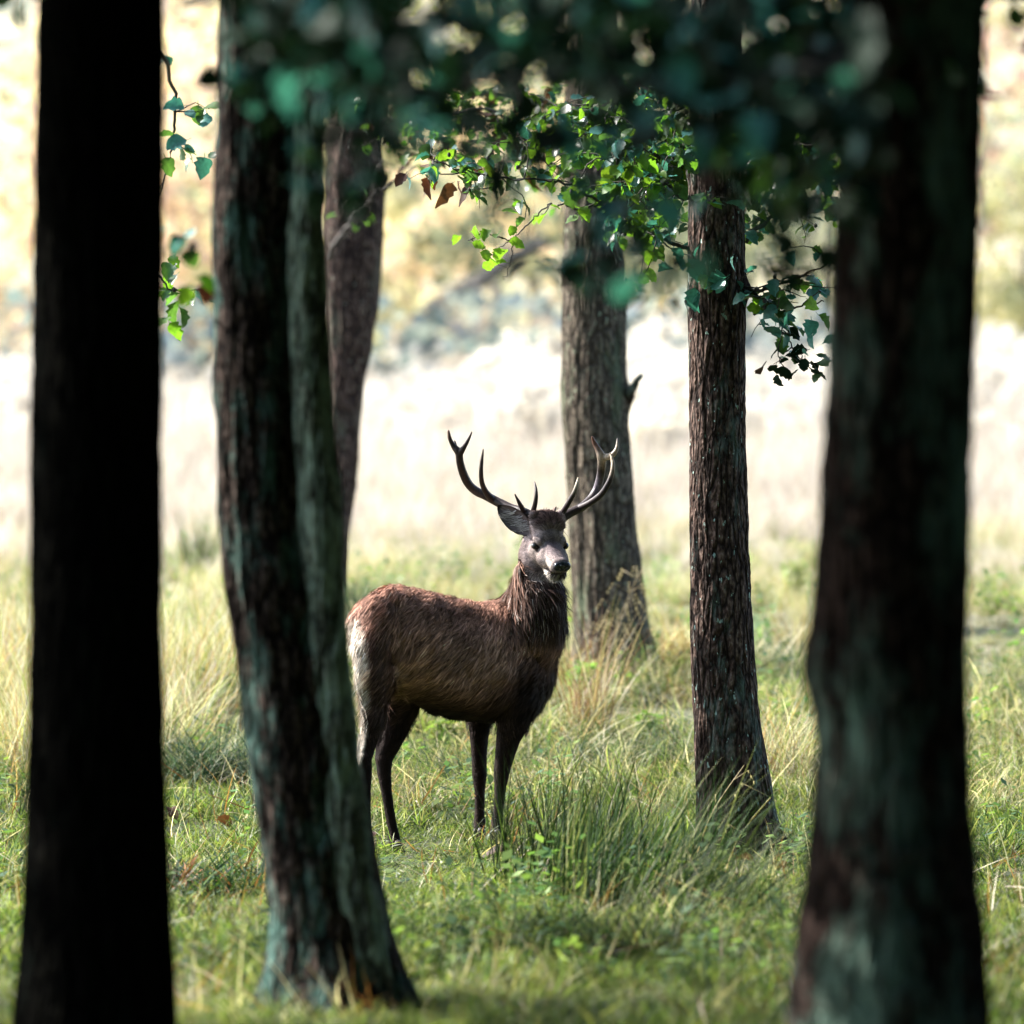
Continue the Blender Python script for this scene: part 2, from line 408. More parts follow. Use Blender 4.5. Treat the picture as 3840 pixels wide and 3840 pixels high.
def build_clumps():
    L = [('sedge_tussock', 800, 2935, 900, .50, .30, .75, .009, 2.2, SEDGE, 'dark green arching sedge tussock left of the twin-stemmed tree', (0, 0)),
         ('sedge_tussock', 660, 2930, 260, .30, .18, .8, .008, 2.2, SEDGE + STRAW[:2], 'smaller straw-streaked sedge tussock beside the far left trunk', (0, 0)),
         ('sedge_tussock', 1690, 2960, 460, .45, .28, 1.0, .007, 1.6, SEDGE + YGREEN[:2], 'flattened sedge tussock combed to the left behind the stag forelegs', (-1.2, 0)),
         ('sedge_tussock', 1600, 2870, 260, .35, .2, .8, .007, 2.0, SEDGE + YGREEN[:3], 'low tussock seen between the hind legs and forelegs of the stag', (-.6, 0)),
         ('sedge_tussock', 2080, 2900, 420, .36, .26, .8, .008, 2.2, SEDGE, 'dark tussock just right of the near foreleg', (0, 0)),
         ('sedge_tussock', 2240, 2880, 380, .40, .24, .8, .007, 2.0, SEDGE + STRAW[:2], 'dark tussock midway between the stag and the slim tree', (.3, 0)),
         ('dry_tussock', 2200, 2790, 150, .75, .14, .2, .006, .7, STRAW + DEAD, 'tall upright orange and straw stems right of the stag chest', (0, 0)),
         ('sedge_tussock', 2530, 2890, 420, .45, .26, .9, .008, 2.0, SEDGE + YGREEN[:1], 'dark arching tussock touching the left side of the slim tree', (-.5, 0)),
         ('sedge_tussock', 2930, 2920, 480, .50, .28, .8, .008, 2.2, SEDGE + STRAW[:3], 'grey straw-topped tussock between the slim tree and the right-edge trunk', (.2, 0)),
         ('sedge_tussock', 2900, 2530, 300, .40, .26, .6, .010, 1.6, SEDGE + STRAW[:2], 'distant dark tussock right of the slim tree, half way up', (0, 0)),
         ('dry_tussock', 2120, 2560, 320, .36, .22, .6, .008, 2.2, STRAW + DEAD + SEDGE[:2], 'brown withered tussock at the left foot of the grey-barked tree', (0, 0)),
         ('dry_tussock', 2540, 2520, 320, .48, .24, .4, .008, 1.4, STRAW + DEAD, 'rusty straw tussock between the grey-barked and the slim tree', (0, 0)),
         ('sedge_tussock', 2330, 2640, 360, .32, .24, .8, .008, 2.2, SEDGE + BLEACH[:2], 'pale-streaked tussock in front of the grey-barked tree foot', (0, 0)),
         ('sedge_tussock', 1345, 2320, 260, .40, .20, .4, .012, 1.4, SEDGE, 'dark tussock at the foot of the leaning alder behind the stag rump', (0, 0)),
         ('dry_tussock', 1560, 2010, 220, .62, .20, .5, .012, .9, [(.45, .25, .10), (.35, .22, .10)] + STRAW[:2], 'orange dead tussock in the pale field left of the antlers', (-.5, 0)),
         ('rush_clump', 740, 2160, 130, .60, .16, .35, .010, .3, RUSH + GREEN[:2], 'spiky green rush clump in the field between the two left trunks', (.4, 0)),
         ('bramble_patch', 830, 3345, 1100, .26, .42, 1.0, .016, 1.6, SEDGE[:3] + SEDGE[:3] + DEAD[:1] + GREEN[2:3], 'shaded dark leafy patch at the bottom left between the trunks', (0, 0)),
         ('rush_clump', 2130, 3330, 300, .56, .36, .22, .009, .3, RUSH[:3] + GREEN[:1], 'upright dark green rush clump right of the forelegs, bottom centre', (.1, 0)),
         ('rush_clump', 2350, 3400, 300, .56, .36, .38, .009, .35, RUSH, 'rush clump leaning right below the slim tree', (1.0, 0)),
         ('rush_clump', 2560, 3480, 200, .66, .30, .6, .006, .4, RUSH[:4] + YGREEN[3:4], 'long blurred rush stems sweeping across the slim tree foot', (1.4, 0)),
         ('sedge_tussock', 2200, 3560, 620, .38, .42, .9, .009, 1.8, SEDGE + GREEN[:4] + YGREEN[:1], 'blurred dark foreground tussock at the bottom, right of centre', (.3, 0)),
         ('sedge_tussock', 2780, 3540, 560, .36, .40, .9, .009, 1.8, SEDGE + GREEN[:3] + YGREEN[:2], 'blurred foreground tussock at the bottom right beside the near trunk', (.2, 0)),
         ('sedge_tussock', 1650, 3520, 380, .28, .36, .8, .008, 1.6, GREEN + YGREEN[:2] + SEDGE[:3], 'low foreground tussock at the bottom centre', (.3, 0)),
         ('seeding_grass', 1990, 3230, 110, .26, .16, .5, .008, 1.4, YGREEN + GREEN + STRAW[:2], 'tall yellow-green grass hiding the near fore hoof', (0, 0)),
         ('seeding_grass', 1830, 3190, 90, .20, .12, .5, .008, 1.2, YGREEN + GREEN + DEAD[:2], 'grass tuft with rusty blades in front of the fore hooves', (0, 0))]
    for k, (nm_, px, py, n, h, sp, le, wi, cu, pal, lab, bias) in enumerate(L):
        clump_at(nm_, px, py, n, h, sp, le, wi, cu, pal, 900 + k, lab, bias=bias)
    # leafy plants: stems with pairs of leaves
    def plant(px, py, h, n, label, seed, ls=.05, col=(.14, .24, .05)):
        d = foot(px, py)
        p0 = P(px, py, d); t = empty('leafy_plant', (p0[0], d, gz(p0[0], d))); tag(t, label, 'plant', 'green leafy plants in the clearing'); r = np.random.default_rng(seed)
        V = []; Fc = []; LV = []; LF = []
        for k in range(n):
            az = r.uniform(0, 6.28); pts = [np.array([r.normal(0, .03), r.normal(0, .03), -.02])]
            for q in range(5): pts.append(pts[-1] + np.array([math.cos(az) * .2 + r.normal(0, .1), math.sin(az) * .2 + r.normal(0, .1), 1]) * h * r.uniform(.7, 1.1) / 5)
            tube(V, Fc, pts, np.linspace(.003, .001, 6), 4)
            for q in range(2, 6):
                for s in (0, math.pi):
                    a2 = az + q * 1.57 + s; dd = np.array([math.cos(a2), math.sin(a2), r.normal(.05, .3)]); s2 = np.array([-math.sin(a2), math.cos(a2), r.normal(0, .2)]); L_ = ls * r.uniform(.6, 1.3); i = len(LV); p = pts[q]
                    LV += [tuple(p), tuple(p + dd * L_ * .35 - s2 * L_ * .3), tuple(p + dd * L_ * .75 - s2 * L_ * .2), tuple(p + dd * L_ - (0, 0, L_ * .15)), tuple(p + dd * L_ * .75 + s2 * L_ * .2), tuple(p + dd * L_ * .35 + s2 * L_ * .3), tuple(p + dd * L_ * .5 - np.array([0, 0, L_ * .08]))]
                    LF += [(i, i + 1, i + 6), (i + 1, i + 2, i + 6), (i + 2, i + 3, i + 6), (i + 3, i + 4, i + 6), (i + 4, i + 5, i + 6), (i + 5, i, i + 6)]
        o = link('stem', mk('stem', np.array(V), Fc), M['twig']); o.parent = t
        me = mk('foliage', np.array(LV), LF); setcol(me, np.array([col] * len(LV)) * r.uniform(.7, 1.3, (len(LV), 1))); o = link('foliage', me, M['grass']); o.parent = t; o['kind'] = 'stuff'
    plant(2180, 2660, .30, 10, 'bright green leafy plant left of the grey-barked tree foot', 1, .07)
    plant(1850, 3110, .22, 6, 'pale yellow-green weed in front of the stag forelegs', 2, .035, (.3, .32, .14))
    plant(1660, 2830, .22, 8, 'bright yellow-green plant under the stag belly', 3, .07, (.2, .3, .06))
    plant(2150, 3330, .14, 9, 'fern-like green plant beneath the upright rushes', 4, .06)
    plant(2440, 2800, .22, 12, 'light green nettle-like plant left of the slim tree', 5, .055)
    plant(2980, 2270, .35, 14, 'light green bush of weeds beside the right-edge trunk', 6, .07, (.22, .3, .08))
    plant(2860, 2330, .30, 10, 'pale green weeds just right of the slim tree, far out', 7, .06, (.22, .3, .08))
    # tall flowering grass stems
    def panicle(px, py, tx, ty, label, seed, heads=26):
        d = foot(px, py); a = P(px, py, d); b = P(tx, ty, d); r = np.random.default_rng(seed); V = []; Fc = []
        w = smooth_path([a, a * .5 + b * .5 + (-.03, 0, .02), b], 8); tube(V, Fc, w, np.linspace(.0035, .0015, len(w)), 5)
        for k in range(heads):
            i = int(len(w) * r.uniform(.55, .98)); az = r.uniform(0, 6.28); L_ = r.uniform(.05, .13); p = w[i]; q = p + np.array([math.cos(az) * L_, math.sin(az) * L_, L_ * .5]); e = q + np.array([math.cos(az) * .03, 0, -.05])
            tube(V, Fc, [p, q, e], [.0012, .001, .0008], 3)
            for m_ in range(3): i0 = len(V); g_ = q + (e - q) * m_ / 2; V += [tuple(g_ + (-.004, 0, 0)), tuple(g_ + (.004, 0, 0)), tuple(g_ + (.001, .003, -.016))]; Fc.append((i0, i0 + 1, i0 + 2))
        me = mk('flowering_grass_stem', np.array(V), Fc); setcol(me, np.array([(.5, .42, .3)] * len(V))); o = link('flowering_grass_stem', me, M['grass']); tag(o, label, 'grass stem', 'flowering grass stems')
    panicle(2240, 2650, 2395, 2150, 'tall pale flowering grass stem crossing the grey-barked tree foot', 1)
    panicle(2190, 2640, 2330, 2330, 'shorter flowering grass stem left of the grey-barked tree foot', 2)
    panicle(2590, 3280, 2790, 2870, 'blurred grass stem leaning across the slim tree foot, left one', 3, 2)
    panicle(2700, 3330, 2890, 2990, 'blurred grass stem leaning across the slim tree foot, right one', 4, 2)
    # fallen leaves
    lv = [(2512, 2183), (2950, 2180), (2985, 2195), (1390, 3140), (1655, 2990), (2250, 3160), (2350, 3165), (2700, 3130), (2760, 3215), (2950, 3200), (2910, 3260), (2380, 3130), (1890, 3190), (640, 3030), (820, 3060), (2200, 3010), (930, 2890)]
    for k, (px, py) in enumerate(lv):
        d = foot(px, py, .08); p = P(px, py, d)
        o = bpy.data.objects.new('fallen_leaf', LEAF['brown'][k % 6]); COL.objects.link(o); o.location = tuple(p); o.rotation_euler = (k * .7 % 1.2 - .6, k * .5 % 1 - .5, k * 2.2); s = 1.1 if d < 30 else 2.0; o.scale = (s, s, s)
        tag(o, ('rusty fallen leaf ' + ['in the pale field between the two right trunks', 'in the field right of the slim tree, left one', 'in the field right of the slim tree, right one', 'beside the near hind hoof', 'on the lawn between hind legs and forelegs', 'left of the upright rushes', 'among the upright rushes', 'left of the slim tree foot', 'at the slim tree foot', 'right of the slim tree foot', 'lowest right of the slim tree', 'below the rushes leaning right', 'below the fore hooves', 'beside the far left trunk', 'left of the twin-stemmed tree', 'in the dark tussock right of the stag', 'touching the twin-stemmed tree'][k]), 'leaf', 'fallen leaves in the grass')

# ------------------------------------------------------------------ reeds with pale plumes
def reed_mesh(seed, n=14, h=2.1):
    r = np.random.default_rng(seed)
    V = []; Fc = []; C = []
    def strip(pts, ws, c):
        i0 = len(V); a = r.uniform(0, math.pi); s = np.array([math.cos(a), math.sin(a), 0])
        for p, w in zip(pts, ws): V.extend([tuple(p - s * w / 2), tuple(p + s * w / 2)]); C.extend([c, c])
        for q in range(len(pts) - 1): j = i0 + 2 * q; Fc.append((j, j + 1, j + 3, j + 2))
    for k in range(n):
        p0 = np.array([r.normal(0, .25), r.normal(0, .25), 0]); hh = h * r.uniform(.7, 1.1)
        d = np.array([r.normal(.05, .08), r.normal(0, .08), 1.0])
        c = np.array([(.42, .36, .33), (.34, .29, .28), (.50, .45, .42), (.24, .21, .22), (.40, .33, .25)][r.integers(5)]) * r.uniform(.8, 1.1)
        top = p0 + d * hh
        strip([p0, p0 + d * hh * .5, top], [.014, .012, .006], c)
        for q in range(4):
            b0 = p0 + d * hh * r.uniform(.2, .8); az = r.uniform(0, 6.28); o = np.array([math.cos(az), math.sin(az), 0]) * .3
            strip([b0, b0 + o * .5 + (0, 0, .18), b0 + o + (0, 0, .12)], [.025, .02, .002], c * .9)
        pc = np.array((.62, .595, .55)) * r.uniform(.85, 1.15)
        for q in range(26):
            t = r.uniform(0, 1); b0 = top - d * .28 * t; az = r.uniform(0, 6.28); L_ = .08 + .17 * math.sin(math.pi * min(1, t + .1))
            o = np.array([math.cos(az) * L_ + .03, math.sin(az) * L_, -.05 - .04 * t])
            strip([b0, b0 + o], [.06, .02], pc)
    me = mk('reed', V, Fc); setcol(me, np.clip(np.array(C), 0, 1)); return me

def build_reeds():
    c = proto_collection('reeds', [reed_mesh(300 + k) for k in range(5)], M['reed'])
    x, y = pts_in(1700, 58, 90)
    n = len(x); z = ground(x, y); s = RNG.uniform(.62, 1.0, n) * np.interp(y, [58, 72, 90], [.45, .75, .85]) * np.where(RNG.uniform(0, 1, n) < .08, 1.3, 1) + .55 * fbm(np.stack([x * .45, y * 0, x * 0], -1), 2, 50)
    o = scatter('reeds', np.stack([x, y, z], -1), np.stack([RNG.normal(0, .06, n), RNG.normal(0, .06, n), RNG.uniform(0, 6.28, n)], -1), np.stack([s, s, s], -1), RNG.integers(0, 5, n), c)
    tag(o, 'pale feathery reeds along the far edge of the field', 'reeds', kind='stuff')
build_reeds()

# ------------------------------------------------------------------ trunks
def trunk_mesh(rows, d, z_top, mat_scale=1.0, nseg=120, res=.02, amp=.012, flare=0.0, seed=0, bumps=(), ridge=26):
    """rows: (py, left px, right px) of the outline at distance d; returns verts/quads"""
    zs = []; cx = []; rr = []
    for py, a, b in rows:
        A = P(a, py, d); B = P(b, py, d)
        zs.append(A[2]); cx.append((A[0] + B[0]) / 2); rr.append((B[0] - A[0]) / 2)
    o = np.argsort(zs); zs = np.array(zs)[o]; cx = np.array(cx)[o]; rr = np.array(rr)[o]
    k = (cx[-1] - cx[-3]) / (zs[-1] - zs[-3]); zmax = zs[-1]
    zb = gz(cx[0], d) - .25
    Z = np.arange(zb, z_top, res); nz = len(Z)
    X = np.interp(Z, zs, cx); Rr = np.interp(Z, zs, rr)
    up = Z > zmax; X[up] = cx[-1] + np.clip(k, -.15, .15) * (Z[up] - zmax); Rr[up] = rr[-1] * np.maximum(.12, 1 - (Z[up] - zmax) / (z_top + 1.5 - zmax))
    # soften the joints of the outline
    ker = np.hanning(int(.35 / res) | 1); ker /= ker.sum(); pad = len(ker) // 2
    X = np.convolve(np.pad(X, pad, 'edge'), ker, 'valid'); Rr = np.convolve(np.pad(Rr, pad, 'edge'), ker, 'valid')
    hb = Z - gz(cx[0], d); 
    th = np.linspace(0, 2 * math.pi, nseg, endpoint=False)
    T, ZZ = np.meshgrid(th, Z)
    ctr = np.stack([np.cos(T), np.sin(T)], -1)
    Rg = np.repeat(Rr[:, None], nseg, 1)
    q = np.stack([ctr[..., 0] * Rg * ridge, ctr[..., 1] * Rg * ridge, ZZ * ridge * .2], -1).reshape(-1, 3)
    q = q + .6 * np.stack([vnoise(q * .7, seed + 20), vnoise(q * .7, seed + 21), vnoise(q * .7, seed + 22)], -1)
    n1 = 1 - np.abs(vnoise(q, seed)) * 2; n2 = 1 - np.abs(vnoise(q * 2.1, seed + 3)) * 2
    low = vnoise(np.stack([ctr[..., 0] * 1.2, ctr[..., 1] * 1.2, ZZ * 1.4], -1).reshape(-1, 3), seed + 5)
    disp = (amp * (.7 * n1 + .35 * n2)).reshape(Rg.shape) + (low * .035).reshape(Rg.shape) * Rg * 1.6
    fl = np.clip(1 - hb / .35, 0, 1) ** 2 * flare
    lobes = (.5 + .5 * np.cos(T * 5 + seed)) * .7 + (.5 + .5 * np.cos(T * 3 + 1.3 * seed)) * .5
    Rg = Rg + disp + fl[:, None] * lobes * Rg
    for (bz, bt, bs, ba) in bumps:
        dt = np.abs((T - bt + math.pi) % (2 * math.pi) - math.pi) * Rg
        Rg = Rg + ba * np.exp(-(dt ** 2 + (ZZ - bz) ** 2) / bs ** 2)
    V = np.stack([X[:, None] + ctr[..., 0] * Rg, d + ctr[..., 1] * Rg, ZZ], -1).reshape(-1, 3)
    I = np.arange(nz * nseg).reshape(nz, nseg); J = np.roll(I, -1, 1)
    Q = np.stack([I[:-1], J[:-1], J[1:], I[1:]], -1).reshape(-1, 4)
    return V, Q, (X, Z, Rr)

def tube(V, Fc, pts, rad, n=6):
    """append a tapered tube along pts"""
    pts = [np.asarray(p, float) for p in pts]; base = len(V); up = np.array([.13, .21, 1.0])
    for k, p in enumerate(pts):
        t = pts[min(k + 1, len(pts) - 1)] - pts[max(k - 1, 0)]; t /= np.linalg.norm(t) + 1e-9
        a = np.cross(t, up); a /= np.linalg.norm(a) + 1e-9; b = np.cross(t, a)
        for q in range(n):
            w = 2 * math.pi * q / n; V.append(tuple(p + rad[k] * (math.cos(w) * a + math.sin(w) * b)))
    for k in range(len(pts) - 1):
        for q in range(n):
            i = base + k * n; Fc.append((i + q, i + (q + 1) % n, i + n + (q + 1) % n, i + n + q))
    Fc.append(tuple(base + q for q in range(n))[::-1]); e = base + (len(pts) - 1) * n; Fc.append(tuple(e + q for q in range(n)))

def smooth_path(pts, n=6, jit=.0, seed=0):
    pts = np.array(pts, float); r = np.random.default_rng(seed)
    out = []
    for i in range(len(pts) - 1):
        p0 = pts[max(i - 1, 0)]; p1 = pts[i]; p2 = pts[i + 1]; p3 = pts[min(i + 2, len(pts) - 1)]
        for k in range(n):
            t = k / n
            out.append(.5 * ((2 * p1) + (-p0 + p2) * t + (2 * p0 - 5 * p1 + 4 * p2 - p3) * t * t + (-p0 + 3 * p1 - 3 * p2 + p3) * t ** 3) + r.normal(0, jit, 3))
    out.append(pts[-1]); return np.array(out)

# leaf meshes: round alder leaves, toothed, folded along the midrib and curled
def leaf_mesh(seed, L=.075, W=.058, fold=.35, curl=.5):
    r = np.random.default_rng(seed); V = []; Fc = []; n = 8
    fold *= r.uniform(.5, 1.5); curl *= r.uniform(-.3, 1.5); tw = r.normal(0, .3)
    for k in range(n + 1):
        t = k / n; w = W / 2 * (math.sin(math.pi * min(1, t ** .85)) ** .6) * (1 + .10 * (-1) ** k) if 0 < k < n else .0015
        y = L * t; z = -curl * L * t * t + r.normal(0, .0012)
        sh = .06 * W * r.normal()
        f = fold
        V += [(-w + sh, y, z + f * w + tw * w * t), (0, y, z), (w + sh, y, z + f * w - tw * w * t)]
    for k in range(n):
        i = 3 * k; Fc += [(i, i + 1, i + 4, i + 3), (i + 1, i + 2, i + 5, i + 4)]
    # short stalk
    i = len(V); V += [(-.0012, -.018, .002), (.0012, -.018, .002)]; Fc.append((i, i + 1, 2, 0))
    me = mk('leaf', V, Fc); me.shade_smooth(); return me
LEAF = {}
for kk, mat in (('leaf', 'leaf'), ('light', 'leaf_light'), ('teal', 'leaf_teal'), ('brown', 'leaf_brown'), ('dark', 'leaf_dark')):
    LEAF[kk] = []
    for s in range(6):
        me = leaf_mesh(500 + s, curl=.5 if kk != 'brown' else 1.3); me.materials.append(M[mat]); LEAF[kk].append(me)

def project(p):
    c, s = math.cos(PITCH), math.sin(PITCH)
    x, y, z = p[0], p[1], p[2] - ZC
    f = y * c - z * s; v = y * s + z * c
    return 1920 + FPX * x / f, 1920 - FPX * v / f, f

class Spray:
    """twigs and leaves growing along hand-laid branches"""
    def __init__(self, seed): self.V = []; self.F = []; self.leaves = []; self.r = np.random.default_rng(seed); self.cones = []; self.TV = []; self.TF = []
    def leaf(self, p, kind, s=1.0, face=False):
        r = self.r
        # leaves hang and face up and outwards
        yaw = r.uniform(0, 6.28); pit = r.normal(-.55, .45); rol = r.normal(0, .5)
        if face: pit, rol, yaw = r.uniform(.5, 1.1), r.normal(0, .3), r.normal(0, 1.1)
        self.leaves.append((np.array(p), (pit, rol, yaw), s * r.uniform(.65, 1.15), kind, int(r.integers(6))))
    def branch(self, pts, r0, twigs, tl, per, kinds, droop=.3, jit=.012, r1=None, upward=0.0, depthspread=1.0, lsc=1.0):
        r = self.r; path = smooth_path(pts, 7, jit, int(r.integers(1 << 30)))
        rad = np.linspace(r0, r1 or max(.003, r0 * .3), len(path)); tube(self.V, self.F, path, rad, 7)
        L = len(path)
        for k in range(twigs):
            i = int(r.uniform(.12, 1) * (L - 1)); p0 = path[i]
            az = r.uniform(0, 6.28); d = np.array([math.cos(az), math.sin(az) * depthspread, r.normal(upward, .45)]); d /= np.linalg.norm(d)
            ln = tl * r.uniform(.4, 1.2); q = [p0]; dd = d.copy(); m = 5
            for j in range(m):
                dd = dd + r.normal(0, .28, 3) + np.array([0, 0, -droop / m]); dd /= np.linalg.norm(dd)
                q.append(q[-1] + dd * ln / m)
            tube(self.V, self.F, q, np.linspace(.0042, .0014, m + 1), 4)
            for j in range(per):
                t = r.uniform(.15, 1) * m; a = int(t); b = min(a + 1, m); pp = q[a] * (1 - t + a) + q[b] * (t - a)
                self.leaf(pp + r.normal(0, .012, 3), kinds[int(r.integers(len(kinds)))], lsc)
            if r.uniform() < .25: self.cones.append(q[-1])
        return path

def cone_geo(V, Fc, p, r, s=.009):
    b = len(V)
    for (a, z, w) in ((0, .9, .3), (1, .4, 1), (2, -.4, 1), (3, -1, .3)):
        for q in range(6): V.append((p[0] + s * w * math.cos(q * 1.047 + a * .5), p[1] + s * w * math.sin(q * 1.047 + a * .5), p[2] + s * 1.3 * z))
    for k in range(3):
        for q in range(6): i = b + 6 * k; Fc.append((i + q, i + (q + 1) % 6, i + 6 + (q + 1) % 6, i + 6 + q))
    Fc.append(tuple(b + q for q in range(6))); Fc.append(tuple(b + 18 + q for q in range(6))[::-1])

def emit(tree, sp, limit=290):
    """branch mesh, up to `limit` single leaves (largest in view first), the rest joined"""
    for p in sp.cones: cone_geo(sp.V, sp.F, p, 0)
    if sp.V: link('branch', mk('branch', np.array(sp.V), sp.F), M['twig'], tree)
    if sp.TV: link('twigs', mk('twigs', np.array(sp.TV), sp.TF), M['twig'], tree)['kind'] = 'stuff'
    def inview(l):
        x, y, f = project(l[0]); return 384 < x < 3456 and 384 < y < 3456
    order = sorted(sp.leaves, key=lambda l: (not inview(l), l[0][1]))
    for k, (p, e, s, kind, v) in enumerate(order[:limit]):
        o = bpy.data.objects.new('leaf', LEAF[kind][v]); COL.objects.link(o)
        o.parent = tree; o.matrix_parent_inverse = Matrix.Translation(-Vector(tree.location))
        o.location = tuple(p); o.rotation_euler = e; o.scale = (s, s, s)
        if kind == 'brown': o['label'] = 'withered brown leaf'
    rest = order[limit:]
    if rest:
        from mathutils import Euler
        for kind in ('leaf', 'light', 'teal', 'brown', 'dark'):
            sub = [l for l in rest if l[3] == kind]
            if not sub: continue
            me0 = LEAF[kind]
            Vs = []; Fs = []; b = 0
            base = []
            for m_ in me0:
                co = np.array([v.co[:] for v in m_.vertices]); base.append((co, [tuple(pl.vertices) for pl in m_.polygons]))
            for (p, e, s, _, v) in sub:
                co, fc = base[v]; Rm = np.array(Euler(e).to_matrix())
                Vs.append(co @ Rm.T * s + p); Fs += [tuple(i + b for i in f) for f in fc]; b += len(co)
            o = link('foliage', mk('foliage', np.concatenate(Vs), Fs), M[{'leaf': 'leaf', 'light': 'leaf_light', 'teal': 'leaf_teal', 'brown': 'leaf_brown', 'dark': 'leaf_dark'}[kind]], tree)
            o['kind'] = 'stuff'

# leaf clumps for the crowns overhead
def clump_mesh(seed, n=70, R=.35, s=.085):
    r = np.random.default_rng(seed); V = []; Fc = []
    for k in range(n):
        p = r.normal(0, R * .5, 3); q = Quaternion(Vector(r.normal(0, 1, 3)).normalized(), r.uniform(0, 6.28)); sz = s * r.uniform(.6, 1.3)
        i = len(V)
        for a, b, c in ((0, -.6, 0), (.42, -.2, .1), (.38, .3, .1), (0, .62, -.1), (-.38, .3, .1), (-.42, -.2, .1)):
            v = q @ Vector((a * sz, b * sz, c * sz)); V.append((p[0] + v[0], p[1] + v[1], p[2] + v[2]))
        Fc += [(i, i + 1, i + 2, i + 3), (i, i + 3, i + 4, i + 5)]
    return mk('clump', V, Fc)
CLUMPS = proto_collection('clumps', [clump_mesh(600 + k) for k in range(5)], M['crown'])

def crown(tree, centre, rad, n, smin=.8, smax=1.6, zmin=None, shell=.55, keep=None):
    v = RNG.normal(0, 1, (n, 3)); v /= np.linalg.norm(v, axis=1)[:, None]
    rr = shell + (1 - shell) * RNG.uniform(0, 1, n)
    p = np.array(centre) + v * rr[:, None] * np.array(rad)
    p += .3 * RNG.normal(0, 1, p.shape)
    if zmin is not None: p = p[p[:, 2] > zmin]
    if keep is not None: p = p[keep(p)]
    n = len(p); s = RNG.uniform(smin, smax, n)
    o = scatter('crown', p, RNG.uniform(0, 6.28, (n, 3)), np.stack([s, s, s], -1), RNG.integers(0, 5, n), CLUMPS, tree)
    o['kind'] = 'stuff'; return o
def above_frame(margin=40):
    """only leaves that hang above the picture's upper edge"""
    def f(p):
        out = np.zeros(len(p), bool)
        for i, q in enumerate(p):
            x, y, d = project(q)
            out[i] = d < .5 or y < 384 - margin or abs(x - 1920) > 2600
        return out
    return f

def make_tree(name, label, rows, d, z_top, mat, **kw):
    V, Q, path = trunk_mesh(rows, d, z_top, **kw)
    base = (float(path[0][0]), d, gz(path[0][0], d))
    t = empty(name, base); tag(t, label, 'tree', 'woodland trees around the stag')
    link('trunk', mk('trunk', V, Q), mat, t)
    return t, path

